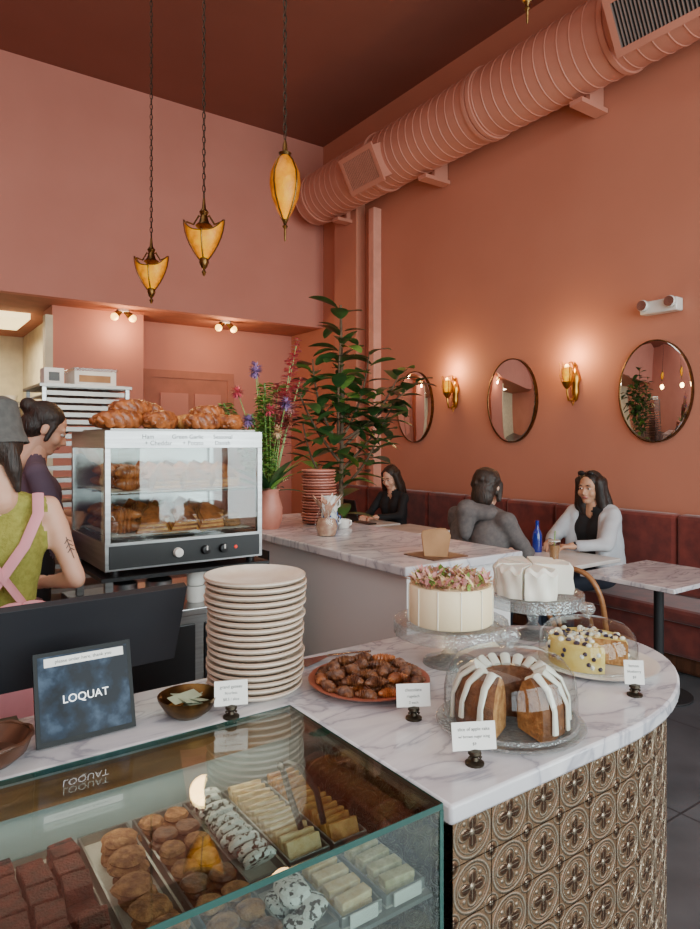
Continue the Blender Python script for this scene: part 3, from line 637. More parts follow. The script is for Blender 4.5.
# flower vase
E=empty('flower_vase',(1.84,3.42,1.1)); c=(1.84,3.42,1.1); b=B()
b.lathe(PINKC,[(.0,0),(.055,0),(.075,.05),(.078,.12),(.06,.18),(.055,.21),(.065,.23),(.058,.225),(.045,.17),(.0,.05)],c,28); b.obj('vase',E)
b=B()
def stem(tip,mat=LEAF2,r=.003):
    p0=Vector((c[0]+R(-.02,.02),c[1]+R(-.02,.02),c[2]+.1)); tip=Vector(tip); mid=(p0+tip)/2+Vector((0,0,.08))
    pts=[p0*(1-t)**2+mid*2*t*(1-t)+tip*t*t for t in[i/8 for i in range(9)]]; b.tube(mat,pts,r,5); return pts
for tx,ty,tz in((.16,-.05,1.10),(.09,-.1,.98),(.2,-.02,.88),(.06,.0,.84),(.14,.05,.74)): # pink spikes
    pts=stem((c[0]+tx,c[1]+ty,c[2]+tz))
    for k in range(130):
        t=R(.42,1); i=min(int(t*8),7); p=pts[i].lerp(pts[i+1],t*8-i); a=R(0,6.28); d=Vector((math.cos(a),math.sin(a),.4)); b.leaf(FLP if k%4 else DUSTP,p,d,(0,0,1),R(.045,.075)*(1.35-t*.75),.028,.3,3)
for tx,ty,tz in((-.03,0,.84),(-.07,-.06,.76),(-.24,.1,.72),(.03,.05,.66),(-.12,-.02,.66)): # bells of ireland
    pts=stem((c[0]+tx,c[1]+ty,c[2]+tz),r=.005)
    for k in range(90):
        t=.3+.7*k/90; i=min(int(t*8),7); p=pts[i].lerp(pts[i+1],t*8-i); a=k*2.4; d=Vector((math.cos(a),math.sin(a),.2)); b.leaf(LEAF2,p,d,(0,0,1),.06,.05,.3,3)
for tx,ty,tz,mm in((-.1,-.02,.90,FLV),(-.07,.03,.93,FLV),(.12,-.03,.7,DUSTP),(-.2,0,.78,FLP),(-.16,-.05,.62,FLV),(.02,-.06,.56,SHORT),(.1,-.06,.62,TERRAP),(-.04,-.08,.68,FLP),(.06,-.09,.72,FLV)):
    pts=stem((c[0]+tx,c[1]+ty,c[2]+tz),r=.0025)
    for k in range(70):
        d=Vector((R(-1,1),R(-1,1),R(-1,1))).normalized(); b.leaf(mm,pts[-1],d,(0,0,1),.045,.014,.1,2)
for k in range(34):
    a=R(0,6.28); b.leaf(LEAF if k%3 else LEAF2,(c[0],c[1],c[2]+.2),(math.cos(a),math.sin(a),R(.4,2.2)),(0,0,1),R(.15,.34),.055,.4)
b.obj('flowers',E,fix=False)
b=B(); c2=(1.95,2.98,1.1); b.lathe(GLASS,[(.0,0),(.05,0),(.065,.06),(.05,.12),(.03,.15),(.035,.17)],c2,24); b.lathe(ALM,[(.0,.003),(.045,.003),(.058,.05),(.045,.09),(.0,.1)],c2,20)
for k in range(40): a=R(0,6.28); b.leaf(ALM if k%3 else CARD,(c2[0],c2[1],c2[2]+.08),(math.cos(a)*.5,math.sin(a)*.5,1),(0,0,1),R(.1,.17),.035,.1,4)
b.obj('dried_flower_jar',fix=False)
# rubber plant
E=empty('potted_rubber_plant',(3.05,4.5,0)); b=B()
b.lathe(TERRAP,[(.0,0),(.16,0),(.2,.3),(.22,.36),(.2,.36),(.18,.3),(.0,.3)],(3.05,4.5,0),28); b.obj('pot',E)
b=B(); Lf=B()
def branch(p0,p1,bend,r,nl,L0):
    p0=Vector(p0);p1=Vector(p1); mid=(p0+p1)/2+Vector(bend); pts=[p0*(1-t)**2+mid*2*t*(1-t)+p1*t*t for t in[i/10 for i in range(11)]]
    b.tube(BARK,pts,[r*(1-.6*i/10) for i in range(11)],8)
    for k in range(nl):
        t=.2+.8*k/nl; i=min(int(t*10),9); p=pts[i].lerp(pts[i+1],t*10-i); a=k*2.4+R(-.3,.3); tan=(pts[i+1]-pts[i]).normalized()
        d=Vector((math.cos(a),math.sin(a),R(-.4,.5)))+tan*.4; Lf.leaf(LEAF if R(0,1)<.88 else LEAF2,p+d.normalized()*.03,d,(R(-.2,.2),R(-.2,.2),1),L0*R(.8,1.15),L0*R(.5,.66),R(.15,.5),8,1.,.6)
branch((3.05,4.5,.3),(3.08,4.5,2.72),(.05,0,0),.025,44,.22)
for p1,bd,nl,L0 in(((2.78,4.45,2.25),(-.1,0,-.1),20,.21),((3.55,4.3,2.2),(.1,0,-.15),22,.22),((3.38,4.3,1.8),(.1,0,-.1),20,.22),((2.72,4.5,1.75),(-.1,0,-.1),20,.21),((3.2,4.7,2.5),(.1,0,-.1),17,.2),((2.95,4.3,2.5),(-.1,-.1,-.1),18,.2),((3.78,4.35,2.12),(.1,0,.1),16,.2),((3.62,4.45,1.95),(.1,0,.0),16,.2),((2.6,4.4,2.05),(-.1,0,0),15,.2),((3.3,4.4,2.35),(.1,0,-.1),16,.2)):
    branch((3.06,4.5,min(1.6,p1[2]-.6)),p1,bd,.013,nl,L0)
b.obj('trunk',E); Lf.obj('leaves',E,fix=False)
# ---------------------------------------------------------------- back counter & warmer
b=B(); b.box(STEEL,(.70,2.66,0),(1.5,3.25,.88)); b.box(STEEL,(.68,2.63,.88),(1.52,3.27,.91)); b.box(BLACK,(.72,2.652,.1),(1.08,2.66,.84)); b.box(BLACK,(1.12,2.652,.1),(1.48,2.66,.84)); b.obj('back_counter',smooth=0,bevel=.004)
b=B()
for x in(.72,1.36):
    for y in(2.68,3.14): b.box(STEEL,(x,y,.91),(x+.03,y+.03,1.06))
b.box(BLACK,(.69,2.62,1.06),(1.41,3.22,1.075)); b.obj('equipment_riser',smooth=0)
b=B()
for x,y in((.82,2.78),(.96,2.76)): b.lathe(STEEL,[(.0,0),(.055,0),(.055,.11),(.04,.125),(.0,.13)],(x,y,.91),20)
b.obj('steel_canister')
b=B(); mug(b,(1.12,2.75,.91),.04,.07,WHITE); mug(b,(1.12,2.75,.982),.038,.06,WHITE); b.obj('stacked_cups')
E=empty('pastry_warmer',(1.05,2.93,1.075)); x0,x1,y0,y1,z0,z1=.71,1.39,2.65,3.2,1.095,1.645
b=B()
for x in(x0+.03,x1-.06):
    for y in(y0+.03,y1-.06): b.cyl(BLACK,(x+.015,y,1.075),(x+.015,y,z0),.018)
b.box(STEEL,(x0,y0,z0),(x1,y1,z0+.11)); b.box(STEEL,(x0,y0,z1-.07),(x1,y1,z1)); 
for x in(x0,x1-.022):
    for y in(y0,y1-.022): b.box(STEEL,(x,y,z0+.11),(x+.022,y+.022,z1-.07))
b.box(BLACK,(x0+.015,y0-.004,z0+.008),(x1-.015,y0,z0+.098)); 
b.box(STEEL,(x0,y1-.003,z0+.11),(x1,y1,z1-.07))
for k,x in enumerate((1.0,1.12,1.20)): b.lathe(BLACK if k else WHITE,[(.02,0),(.018,.02),(.0,.022)],n=16,T=TR(x,y0-.004,z0+.052)@RX(90),cap=(True,True)); b.box(WHITE,(x-.003,y0-.028,z0+.052),(x+.003,y0-.026,z0+.07))
b.lathe(M('red_lamp',(200,40,30),.3,emit=(220,40,20),es=1),[(.008,0),(.006,.006),(.0,.007)],n=10,T=TR(1.26,y0-.004,z0+.052)@RX(90),cap=(True,True))
b.obj('steel_body',E,smooth=30,bevel=.003)
b=B(); b.box(GLASS,(x0+.022,y0+.004,z0+.11),(x1-.022,y0+.008,z1-.07)); b.box(GLASS,(x0+.004,y0+.022,z0+.11),(x0+.008,y1-.022,z1-.07)); b.box(GLASS,(x1-.008,y0+.022,z0+.11),(x1-.004,y1-.022,z1-.07)); b.obj('glass_panes',E,smooth=0)
b=B(); SH=(z0+.125,z0+.30)
for z in SH:
    for k in range(16): b.cyl(SIL,(x0+.03+k*.0415,y0+.03,z),(x0+.03+k*.0415,y1-.03,z),.002,n=5)
    for y in(y0+.03,y1-.03,(y0+y1)/2): b.cyl(SIL,(x0+.02,y,z-.003),(x1-.02,y,z-.003),.003,n=5)
    b.box(PARCH,(x0+.04,y0+.04,z+.0025),(x1-.04,y1-.04,z+.004))
b.obj('wire_shelves',E)
def puff(b,c,yaw,lean,s=1.):
    T=TR(*c)@RZ(yaw)@RX(lean)
    for q in range(6):
        k=1-.05*q; z=q*.0085*s; w=.075*s*k; l=.10*s*k; m=BREADL if q%2==0 else BREAD
        tri=[]
        for a,r in((-2.35,1),(-1.57,.72),(-.79,1),(0.2,.62),(1.57,1.05),(2.94,.62)): tri.append((math.cos(a)*w*r*1.2,math.sin(a)*l*r*.8))
        b.rings(m,[[(x,y,z) for x,y in tri],[(x*1.03,y*1.03,z+.004*s) for x,y in tri],[(x*.96,y*.96,z+.0085*s) for x,y in tri]],T=T)
b=B()
for zi,z in enumerate(SH):
    z+=.005
    for row in range(3):
        for k in range(4 if zi else 5):
            x=x0+(.13 if zi else .1)+k*(.135 if zi else .12); y=y0+.12+row*.15
            if (k in(0,) and zi==0) or (zi==1 and k==0):
                for q in range(2): crois(b,BREAD,(x,y,z+.03+q*.045),R(-20,20),.15,.036,.3)
            elif k==4: 
                for q in range(3): cookie(b,COOK,(x,y,z+q*.02),.05,.022)
            else:
                puff(b,(x,y,z+.025),R(-15,15),35,1.05); puff(b,(x+.02,y+.03,z+.04),R(-15,15)+10,30,1.)
b.obj('pastries',E)
light('warmer_lamp','AREA',(1.05,2.9,z1-.075),1.0,(1,.85,.62),.5,(0,0,0),.3)
text('marker_note','Ham          Green Garlic      Seasonal',.026,TR(1.05,y0-.001,z1-.024)@RX(90),BLACK,E)
text('marker_note_2','+ Cheddar      + Potato       Danish',.026,TR(1.05,y0-.001,z1-.050)@RX(90),BLACK,E)
b=B(); b.box(SHEET,(.74,2.68,1.645),(1.37,3.12,1.653))
def braid(b,c,yaw,L,r,mat):
    T=TR(*c)@RZ(yaw)
    for k in range(3):
        pts=[];rd=[]
        for i in range(25):
            t=i/24; a=t*pi*4+k*2*pi/3; env=math.sin(pi*min(max(t,.04),.96))**.5
            pts.append(((t-.5)*L,math.sin(a)*r*.95*env,r*.9+math.sin(2*a)*r*.35*env)); rd.append(r*.78*env)
        b.tube(mat,pts,rd,9,T)
for x,y,yaw,L,r,m_,lv in((.80,2.77,10,.20,.042,BREAD,0),(.82,2.90,-15,.2,.042,BREAD,0),(.97,2.78,40,.19,.042,BREAD,0),(.88,3.03,20,.2,.042,BREAD,0),(.86,2.82,25,.2,.040,BREAD,.05),(.94,2.93,-30,.18,.040,BREAD,.05),(1.03,2.92,70,.18,.04,BREADL,0),
    (1.17,2.79,5,.18,.040,BREAD,0),(1.17,2.92,-20,.18,.040,BREADL,0),(1.295,2.79,60,.14,.038,BREAD,0),(1.29,2.96,30,.14,.038,BREAD,0),(1.22,2.86,15,.17,.036,BREAD,.045),(1.16,3.04,0,.17,.038,BREAD,0)):
    braid(b,(x,y,1.653+lv),yaw,L,r,m_)
b.obj('bread_roll_tray')
# ---------------------------------------------------------------- dining furniture
def table(x,y,w=.62,d=.6,mat=None,zt=.75):
    b=B(); b.box(mat or MARB,(x-w/2,y-d/2,zt-.028),(x+w/2,y+d/2,zt)); b.cyl(BLACKM,(x,y,.03),(x,y,zt-.028),.03); b.box(BLACKM,(x-.2,y-.2,zt-.04),(x+.2,y+.2,zt-.028))
    b.lathe(BLACKM,[(.0,.03),(.03,.03),(.05,.025),(.2,.012),(.2,0),(.0,0)],(x,y,0),28,cap=(False,True)); b.obj('cafe_table',bevel=.004)
WT=M('white_table_top',(230,224,218),.25)
table(3.99,3.12,.66,.70,WT,.77); table(4.03,2.32,.76,.62,MARB,.77); table(4.1,4.88,.6,.6,WT,.77); table(4.05,5.58,.6,.62,WT,.77)
def chair(x,y,yaw):
    T=TR(x,y,0)@RZ(yaw); b=B()   # faces +y local
    b.lathe(WOOD,[(.0,.43),(.19,.43),(.205,.44),(.205,.455),(.19,.462),(.0,.458)],n=32,T=T)
    for sx in(-1,1):
        b.tube(WOOD,[(sx*.13,.13,.43),(sx*.17,.18,0)],[.016,.012],10,T)
    pts=[(-.19,-.24,0),(-.165,-.17,.44),(-.19,-.22,.62),(-.185,-.26,.78),(-.12,-.28,.88),(0,-.29,.905),(.12,-.28,.88),(.185,-.26,.78),(.19,-.22,.62),(.165,-.17,.44),(.19,-.24,0)]
    sm=[]
    for i in range(len(pts)-1):
        p0=Vector(pts[max(i-1,0)]);p1=Vector(pts[i]);p2=Vector(pts[i+1]);p3=Vector(pts[min(i+2,len(pts)-1)])
        for k in range(5):
            t=k/5; sm.append(.5*((2*p1)+(p2-p0)*t+(2*p0-5*p1+4*p2-p3)*t*t+(3*p1-p0-3*p2+p3)*t**3))
    sm.append(Vector(pts[-1])); b.tube(WOOD,sm,.0145,10,T)
    pts=[(-.1,-.19,.45),(-.11,-.23,.62),(-.07,-.265,.76),(0,-.275,.80),(.07,-.265,.76),(.11,-.23,.62),(.1,-.19,.45)]; b.tube(WOOD,pts,.010,8,T)
    b.tube(WOOD,[(.16*math.cos(t),.16*math.sin(t),.22) for t in[2*pi*k/24 for k in range(24)]],.009,8,T,loop=True); b.obj('bentwood_chair')
chair(3.40,2.32,-90); chair(3.24,3.15,-90); chair(3.5,4.88,-90)
b=B(); b.lathe(BLUEG,[(.0,0),(.034,0),(.036,.01),(.036,.12),(.03,.15),(.014,.18),(.013,.23),(.016,.235),(.0,.24)],(4.06,3.30,.77),20); b.obj('water_bottle')
b=B(); c=(3.90,3.02,.77); b.lathe(COFFEE,[(.0,.001),(.028,.001),(.038,.10),(.0,.10)],c,20); b.lathe(GLASS,[(.030,0),(.042,.13)],c,20); b.lathe(WHITE,[(.043,.128),(.043,.135),(.0,.136)],c,20); b.cyl(LEAF2,(c[0],c[1],c[2]+.08),(c[0]+.01,c[1],c[2]+.2),.004); b.obj('iced_coffee_cup')
b=B(); mug(b,(3.84,3.20,.77),.036,.06,WHITE); b.obj('tea_cup')
b=B(); b.box(BLACK,(3.86,5.33,.77),(4.09,5.62,.785)); b.box(BLACK,(0,-.155,0),(.008,.155,.25),TR(3.86,5.475,.782)@RY(-12)); b.obj('laptop',smooth=0,bevel=.003)
# ---------------------------------------------------------------- people
TS=D.scenes.new('remesh_workspace')
def blob(name,prims,vox,parent,T,smooth=5,wr=0.):
    b=B()
    for p in prims:
        if p[0]=='c': b.cap(p[5],p[1],p[2],p[3],p[4],n=12)
        else:
            Rm=p[4] if len(p)>4 and p[4] is not None else Matrix()
            b.ell(p[3],(0,0,0),p[2],TR(*p[1])@Rm,n=20,m=14)
    me=D.meshes.new('tmp'); me.from_pydata(b.v,[],b.f); bm=bmesh.new(); bm.from_mesh(me); bmesh.ops.recalc_face_normals(bm,faces=bm.faces); bm.to_mesh(me); bm.free()
    o=D.objects.new('tmp',me); TS.collection.objects.link(o); r=o.modifiers.new('r','REMESH'); r.mode='VOXEL'; r.voxel_size=vox
    s=o.modifiers.new('s','SMOOTH'); s.iterations=smooth; s.factor=.5
    vl=TS.view_layers[0]; vl.update(); dg=vl.depsgraph; m2=D.meshes.new_from_object(o.evaluated_get(dg)); D.objects.remove(o)
    m2.name=name; m2.materials.clear(); mats=[]
    for p in prims:
        mm=p[5] if p[0]=='c' else p[3]
        if mm not in mats: mats.append(mm); m2.materials.append(mm)
    nf=len(m2.polygons); m2.polygons.foreach_set('use_smooth',[True]*nf)
    if len(mats)>1:
        P=np.empty(nf*3); m2.polygons.foreach_get('center',P); P=P.reshape(-1,3)
        best=np.full(nf,1e9); lab=np.zeros(nf,dtype=np.int32)
        for p in prims:
            if p[0]=='c':
                a=np.array(p[1]);d=np.array(p[2])-a; t=np.clip(((P-a)@d)/max(d@d,1e-9),0,1); dist=np.linalg.norm(P-(a+t[:,None]*d),axis=1)-(p[3]+t*(p[4]-p[3])); mm=p[5]
            else:
                q=P-np.array(p[1])
                if len(p)>4 and p[4] is not None: q=q@np.array(p[4].to_3x3())
                rr=np.array(p[2]); k=np.linalg.norm(q/rr,axis=1); dist=(k-1)*rr.mean(); mm=p[3]
            w=dist<best; best[w]=dist[w]; lab[w]=mats.index(mm)
        m2.polygons.foreach_set('material_index',lab)
    if wr:
        for v in m2.vertices:
            f=noise.noise(v.co*9+Vector((0,0,v.co.z*6)))*wr; v.co+=v.normal*f
    m2.transform(T); m2.update(); ob=D.objects.new(name,m2); C.scene.collection.objects.link(ob)
    if parent: attach(ob,parent)
    return ob
EYE=M('eye_white',(225,220,212),.2); IRIS=M('iris_dark',(30,18,12),.2)
def hand(parent,name,T,skin,side,curl=25):
    pr=[]; ys=[.027,.009,-.010,-.027]; ln=[.068,.076,.070,.054]
    for i in range(4):
        pr.append(('c',(0,ys[i]*.6,0),(.085,ys[i],0),.015,.012,skin)); p=Vector((.085,ys[i],0)); a=0
        for k in range(3):
            a+=math.radians(curl*(1,1.1,.8)[k]); q=p+Vector((math.cos(a),ys[i]*1.5,-math.sin(a)))*ln[i]*(.45,.3,.25)[k]; pr.append(('c',tuple(p),tuple(q),.0088-.0008*k,.008-.0008*k,skin)); p=q
    t=[(.02,.02,-.004),(.05,.046,-.014),(.078,.056,-.028),(.098,.056,-.040)]
    for k in range(3): pr.append(('c',t[k],t[k+1],.013-.002*k,.011-.0015*k,skin))
    pr.append(('c',(-.03,0,0),(.02,0,0),.026,.026,skin))
    Ts=T@Matrix.Diagonal((1,side,1,1)); return blob(name,pr,.0046,parent,Ts,3)
def handT(w,e,down=(0,0,1)):
    w=Vector(w);x=(w-Vector(e)).normalized(); z=Vector(down); z=(z-x*z.dot(x)).normalized(); y=z.cross(x); m=Matrix((x,y,z)).transposed().to_4x4(); m.translation=w; return m
def head(parent,T,skin,hairm,hair,lip=None):
    lip=lip or skin
    s=[('e',(0,-.015,.035),(.074,.094,.082),skin),('e',(0,.022,-.03),(.058,.066,.082),skin),('e',(0,.045,-.088),(.034,.034,.026),skin),
       ('c',(0,.086,.004),(0,.104,-.03),.007,.011,skin),('c',(-.012,.092,-.036),(.012,.092,-.036),.008,.008,skin),
       ('c',(-.018,.083,-.062),(.018,.083,-.062),.006,.006,lip),('c',(-.008,.089,-.060),(.008,.089,-.060),.006,.006,lip),
       ('c',(-.038,.070,.026),(.038,.070,.026),.013,.013,skin),('e',(-.038,.052,-.03),(.028,.03,.03),skin),('e',(.038,.052,-.03),(.028,.03,.03),skin),
       ('e',(-.076,-.01,-.004),(.009,.02,.03),skin),('e',(.076,-.01,-.004),(.009,.02,.03),skin),('c',(0,-.025,-.05),(0,-.035,-.19),.05,.056,skin)]
    blob('head',s,.006,parent,T,3)
    b=B()
    for q in(-1,1):
        b.ell(EYE,(q*.03,.0745,.006),(.014,.011,.009),T,12,8); b.ell(IRIS,(q*.03,.0835,.005),(.0062,.004,.0062),T,10,6)
        b.tube(hairm,[(q*.014,.089,.026),(q*.03,.090,.031),(q*.047,.080,.026)],[.003,.004,.002],6,T)
        b.tube(skin,[(q*.017,.083,.012),(q*.03,.087,.016),(q*.044,.079,.011)],.0035,6,T)
    b.obj('eyes_and_brows',parent)
    blob('hair',[(p[0],)+tuple(p[1:]) for p in hair],.008,parent,T,2,.004)
def hcap(hm): return [('e',(0,-.03,.05),(.088,.098,.083),hm),('e',(0,-.06,.0),(.078,.07,.08),hm)]
def person(name,T,J,top,bot,skin,hairm,hair,sleeve='long',shoe=BLACKM,hyaw=0,hpitch=0,bulk=1.,curl=30,wr=.006,hands=True,lip=None,roll=0):
    E=empty(name,T.translation)
    V=lambda k:Vector(J[k]); X=Vector((1,0,0)); pr=[]
    def c(a,b_,r0,r1,m): pr.append(('c',tuple(a),tuple(b_),r0,r1,m))
    for s in(-1,1):
        pe,wa,ch,nk=V('pelvis'),V('waist'),V('chest'),V('neck')
        c(pe+X*s*.07,wa+X*s*.05*bulk,.108,.088*bulk,bot); c(wa+X*s*.05*bulk-(wa-pe)*.45,wa+X*s*.05*bulk,.104*bulk,.09*bulk,top)
        c(wa+X*s*.05*bulk,ch+X*s*.065*bulk,.09*bulk,.108*bulk,top); c(ch+X*s*.065*bulk,nk+X*s*.07-Vector((0,0,.05)),.108*bulk,.06,top)
        S='R' if s>0 else 'L'; sh,el,wr_=V('sh'+S),V('el'+S),V('wr'+S)
        up=top if sleeve!='none' else skin; fo=top if sleeve=='long' else skin
        c(nk+X*s*.04-Vector((0,0,.02)),sh-X*s*(.035 if sleeve=='none' else 0),.05*bulk,.046*bulk,top)
        if sleeve=='short':
            mid=sh.lerp(el,.62); c(sh,mid,.058,.054,top); c(mid,el,.044,.038,skin)
        else: c(sh,el,.052*bulk if up is top else .046,.042*bulk if up is top else .035,up)
        c(el,wr_,.042*bulk if fo is top else .035,.032*bulk if fo is top else .024,fo)
        hp,kn,an,to=V('hip'+S),V('kn'+S),V('an'+S),V('to'+S)
        c(hp,kn,.088,.058,bot); c(kn,an,.056,.042,bot); c(an-Vector((0,0,.03)),to,.036,.032,shoe); c(an-Vector((0,0,.03)),an-Vector((0,.04,.035)),.036,.034,shoe)
    pr.append(('c',tuple(V('neck')-Vector((0,0,.02))),tuple(V('neck')+Vector((0,.01,.06))),.055,.05,skin))
    blob('body',pr,.013,E,T,6,wr)
    TH=T@TR(*J['head'])@RZ(hyaw)@RX(-hpitch)@RY(roll); head(E,TH,skin,hairm,hair,lip)
    if hands:
        for S,sd in(('L',-1),('R',1)):
            w=Vector(J['wr'+S]); e=Vector(J['el'+S]); hand(E,'hand_'+S.lower(),T@handT(w,e),skin,sd,curl)
    return E,TH
def mirrorJ(d):
    J=dict(d)
    for k in list(d):
        if k.endswith('R') and k[:-1]+'L' not in d: v=d[k]; J[k[:-1]+'L']=(-v[0],v[1],v[2])
    return J
SK1=M('skin_light',(222,172,146),.5,c2=(214,162,134),sss=.1); SK2=M('skin_tan',(200,152,122),.5,c2=(188,138,108),sss=.1); LIP=M('lip_rose',(180,100,90),.4)
HB=M('black_hair',(26,19,17),.45,c2=(46,32,26),scale=30,stretch=(3,3,.4),bump=.6,bscale=50); HBR=M('dark_brown_hair',(56,39,30),.5,c2=(32,23,18),scale=30,stretch=(3,3,.4),bump=.6,bscale=50)
OLIVE=M('olive_knit',(160,156,72),.85,c2=(142,138,58),scale=60,bump=.5,bscale=150); PINKA=M('pink_apron',(224,150,158),.8)
PURP=M('plum_tshirt',(94,78,96),.85); GREY=M('grey_hoodie',(104,96,94),.9,c2=(88,82,82),scale=30,bump=.2); BLK=M('black_cloth',(28,27,30),.85); DEN=M('dark_denim',(44,50,64),.85); WHJ=M('pale_grey_jacket',(198,200,204),.8,c2=(180,182,188),scale=8)
HATM=M('grey_felt',(92,90,87),.9,c2=(78,77,75),scale=40)
stand_J=dict(pelvis=(0,0,.92),waist=(0,.01,1.06),chest=(0,0,1.26),neck=(0,-.02,1.42),head=(0,.02,1.58),shR=(.175,-.015,1.37),elR=(.235,-.06,1.10),wrR=(.14,.2,1.08),hipR=(.09,0,.86),knR=(.1,.03,.48),anR=(.1,-.02,.09),toR=(.12,.12,.035))
# barista near (back to camera)
J=mirrorJ(stand_J); J['elR']=(.25,-.09,1.12); J['wrR']=(.19,.15,1.08); J['wrL']=(.02,.26,1.08); J['head']=(-.005,.03,1.59); J['neck']=(0,-.015,1.42)
hair=hcap(HBR)+[('c',(0,-.10,-.02),(.01,-.105,-.10),.034,.026,HBR),('c',(.01,-.105,-.10),(.02,-.10,-.17),.026,.012,HBR)]
T=TR(.305,2.52,0)@RZ(6)
E,TH=person('barista_in_olive_top',T,J,OLIVE,BLK,SK1,HBR,hair,sleeve='none',hyaw=22,hpitch=10,lip=LIP)
b=B(); b.lathe(HATM,[(.0,.15),(.06,.148),(.088,.13),(.098,.06),(.102,.03),(.114,-.005),(.117,-.013),(.111,-.01),(.1,.02),(.094,.03)],(0,-.015,.01),32,T=TH@RX(4),sy=1.1); b.obj('bucket_hat',E)
b=B(); Tt=T
def strap(pts,w=.018,mat=PINKA): b.tube(mat,pts,[w]*len(pts),8,Tt,flat=.22)
strap([(.13,-.06,1.425),(.115,-.115,1.36),(.07,-.125,1.26),(.0,-.125,1.16),(-.07,-.12,1.07),(-.1,-.10,1.02)]); strap([(-.12,-.075,1.425),(-.09,-.125,1.33),(-.02,-.13,1.20),(.06,-.12,1.08),(.1,-.10,1.02)])
b.lathe(PINKA,[(.16,.0),(.163,.03),(.16,.06)],(0,0,.99),32,T=Tt,sy=.72)
b.lathe(PINKA,[(.165,.02),(.19,-.15),(.2,-.42)],(0,.01,.98),32,T=Tt,sy=.75,rf=lambda a,z:1+.02*math.sin(9*a))
for s in(-1,1):
    b.ell(PINKA,(0,0,0),(.055,.014,.026),Tt@TR(.06+s*.05,-.135,1.05)@RY(s*18),12,8); b.tube(PINKA,[(.06,-.135,1.05),(.06+s*.03,-.15,.98),(.06+s*.05,-.15,.88)],[.012,.014,.018],8,Tt,flat=.25)
b.ell(PINKA,(.06,-.14,1.05),(.018,.016,.018),Tt); b.obj('apron',E)
b=B(); INKT=M('tattoo_ink',(96,80,74),.6); sh=Vector(J['shR']); el=Vector(J['elR']); ax=(el-sh).normalized()
o_=Vector((.25,-1,0)); o_=(o_-ax*o_.dot(ax)).normalized(); sd=ax.cross(o_).normalized()
def onarm(t,w):
    p=sh.lerp(el,t); r=.046+(.035-.046)*t; return p+o_*(r-.0008-(w*w/(2*r)))+sd*w
b.tube(INKT,[onarm(t,.001) for t in(.45,.55,.65,.74)],.0014,5,Tt)
for t in(.48,.54,.60):
    for s in(-1,1): b.tube(INKT,[onarm(t,.0),onarm(t+.03,s*.008),onarm(t+.045,s*.014)],.0014,5,Tt)
b.obj('arm_tattoo',E)
b=B(); b.lathe(STEEL,[(.0,0),(.04,0),(.045,.03),(.036,.09),(.04,.10)],n=20,T=TR(.305+.10,2.52+.37,1.02),cap=(True,False)); b.obj('milk_pitcher',E)
# barista behind
J=mirrorJ(stand_J); J['head']=(0,.07,1.60); J['neck']=(0,.02,1.45); J['chest']=(0,.03,1.29); J['shR']=(.17,.02,1.39); J['shL']=(-.17,.02,1.39)
J['elR']=(.22,.12,1.14); J['wrR']=(.12,.36,1.22); J['elL']=(-.22,.12,1.14); J['wrL']=(-.12,.36,1.2)
hair=hcap(HB)+[('e',(0,-.125,.07),(.04,.04,.04),HB),('c',(.07,.02,.03),(.078,.015,-.05),.016,.01,HB),('c',(-.07,.02,.03),(-.078,.015,-.05),.016,.01,HB)]
E,TH=person('barista_in_plum_tshirt',TR(.60,3.55,.06)@RZ(-98),J,PURP,BLK,SK1,HB,hair,sleeve='short',hpitch=26,hyaw=0,lip=LIP)
bx('duckboard_step',WOODD,(.2,3.3,0),(1.1,3.95,.055),.01)
# seated
sit=dict(pelvis=(0,0,.57),waist=(0,.0,.72),chest=(0,.03,.90),neck=(0,.04,1.06),head=(0,.08,1.21),shR=(.17,.035,1.01),elR=(.23,.16,.82),wrR=(.1,.36,.815),hipR=(.09,.03,.555),knR=(.11,.44,.54),anR=(.12,.45,.09),toR=(.13,.58,.035))
def longhair(hm,n=9,l=.24,w=.03,fr=.02):
    h=hcap(hm)
    for k in range(n):
        a=math.radians(-20+220*k/(n-1)); x=.08*math.cos(a); y=-.02-.075*math.sin(a)
        x2=x*1.15+R(-fr,fr); y2=y-.01+R(-fr,fr); ll=l*R(.85,1.1); h+=[('c',(x,y,.05),(x2,y2,-ll*.5),w,w*1.05,hm),('c',(x2,y2,-ll*.5),(x2*1.05+R(-fr,fr),y2+R(-fr,fr),-ll),w*1.05,w*.5,hm)]
    return h
J=mirrorJ(sit); J['wrR']=(.06,.40,.815)
E,TH=person('woman_in_black',TR(4.60,5.66,0)@RZ(96),J,BLK,BLK,SK1,HBR,longhair(HBR),hpitch=20,hyaw=10,lip=LIP)
J=mirrorJ(sit); J['elR']=(.24,.2,.825); J['wrR']=(.09,.40,.815); J['elL']=(-.24,.2,.825); J['wrL']=(-.12,.38,.815)
Tw=TR(4.62,3.17,-.02)@RZ(84)@Matrix.Diagonal((1.06,1.03,1.04,1))
E,TH=person('woman_in_pale_jacket',Tw,J,BLK,DEN,SK2,HB,longhair(HB,14,.28,.038,.04),hpitch=3,hyaw=14,lip=LIP)
pr=[]
for s,S in((-1,'L'),(1,'R')):
    sh,el,w=[Vector(J[k+S]) for k in('sh','el','wr')]
    pr+=[('c',tuple(sh+Vector((s*.005,0,.005))),tuple(el),.064,.056,WHJ),('c',tuple(el),tuple(el.lerp(w,.85)),.05,.042,WHJ),('c',(s*.11,.0,1.03),(s*.14,.0,.62),.075,.1,WHJ),('c',(s*.13,.07,1.0),(s*.15,.12,.66),.05,.055,WHJ),('c',(s*.05,-.02,1.06),(s*.16,.03,1.02),.05,.06,WHJ)]
blob('jacket',pr,.012,E,Tw,5,.008)
b=B()
for s in(-1,1): b.ell(BLACK,(s*.034,.06,.118),(.028,.012,.02),TH,14,8); b.tube(BLACK,[(s*.06,.055,.115),(s*.09,-.02,.06)],.003,5,TH)
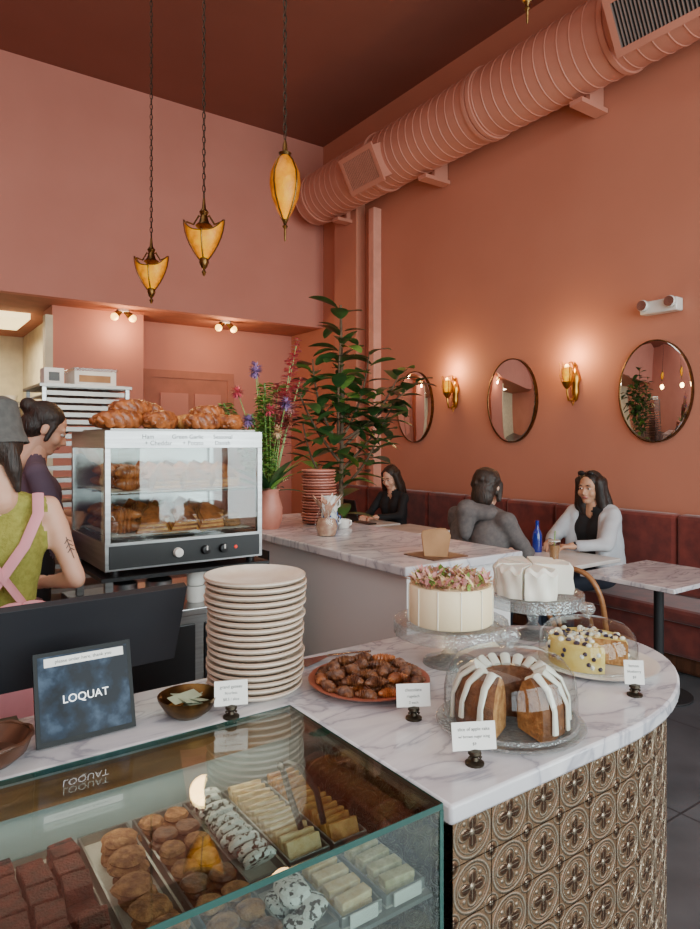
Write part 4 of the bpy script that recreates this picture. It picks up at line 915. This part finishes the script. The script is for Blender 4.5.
b.tube(BLACK,[(-.01,.07,.12),(.01,.07,.12)],.003,5,TH); b.obj('sunglasses',E)
# man in hoodie
J=mirrorJ(sit); J['chest']=(0,.03,.92); J['neck']=(0,.06,1.08); J['head']=(0,.11,1.215); J['shR']=(.20,.03,1.03); J['shL']=(-.20,.03,1.03); J['elR']=(.26,.15,.83); J['elL']=(-.26,.15,.83); J['wrR']=(.12,.36,.80); J['wrL']=(-.12,.36,.80)
hair=hcap(HBR)+[('e',(0,-.085,-.05),(.076,.05,.08),HBR),('c',(.074,.015,.03),(.084,-.02,-.07),.022,.018,HBR),('c',(-.074,.015,.03),(-.084,-.02,-.07),.022,.018,HBR)]
for k in range(18): 
    a=R(0,6.28); hair.append(('c',(.05*math.cos(a),-.03+.06*math.sin(a),.095),(.085*math.cos(a),-.035+.088*math.sin(a),.05+R(-.04,.02)),.022,.014,HBR))
Tm=TR(3.25,3.14,.0)@RZ(-86)@Matrix.Diagonal((1.06,1.06,1.06,1))
E,TH=person('man_in_grey_hoodie',Tm,J,GREY,DEN,SK1,HBR,hair,bulk=1.22,hpitch=5,hyaw=14,wr=.01)
pr=[('c',(-.11,.0,1.07),(0,-.085,1.08),.05,.06,GREY),('c',(.11,.0,1.07),(0,-.085,1.08),.05,.06,GREY),('c',(0,-.09,1.08),(0,-.11,.94),.075,.04,GREY),('c',(-.11,.0,1.06),(-.06,.10,1.03),.038,.03,GREY),('c',(.11,.0,1.06),(.06,.10,1.03),.038,.03,GREY)]
blob('hood',pr,.011,E,Tm,4,.008)
D.scenes.remove(TS)
# ---------------------------------------------------------------- lights & world
w=D.worlds.new('World'); C.scene.world=w; w.use_nodes=True; bg=w.node_tree.nodes['Background']; sk=w.node_tree.nodes.new('ShaderNodeTexSky'); sk.sky_type='HOSEK_WILKIE'; sk.turbidity=5; sk.sun_direction=(.3,-.5,.7)
w.node_tree.links.new(sk.outputs[0],bg.inputs[0]); bg.inputs[1].default_value=1.2
for x,wd,pw in((-1.5,2.3,170),(1.05,2.3,240),(3.6,2.2,300)):
    light('window_daylight','AREA',(x,-2.7,2.4),pw,(.93,.97,1.),wd,(math.radians(90),0,0),3.6)
l=light('added_room_fill','AREA',(-.8,2.0,5.5),105,(1.,.95,.9),4.,(0,0,0),5.); l.data.specular_factor=.1  # added overhead fill that lifts the whole room
cd=D.cameras.new('camera'); cam=D.objects.new('camera',cd); C.scene.collection.objects.link(cam); C.scene.camera=cam
cam.location=(0,0,1.6); cam.rotation_euler=(math.radians(90),0,math.radians(-35.2)); cd.sensor_width=36; cd.lens=25.81; cd.shift_y=-22.5/929; cd.clip_start=.05
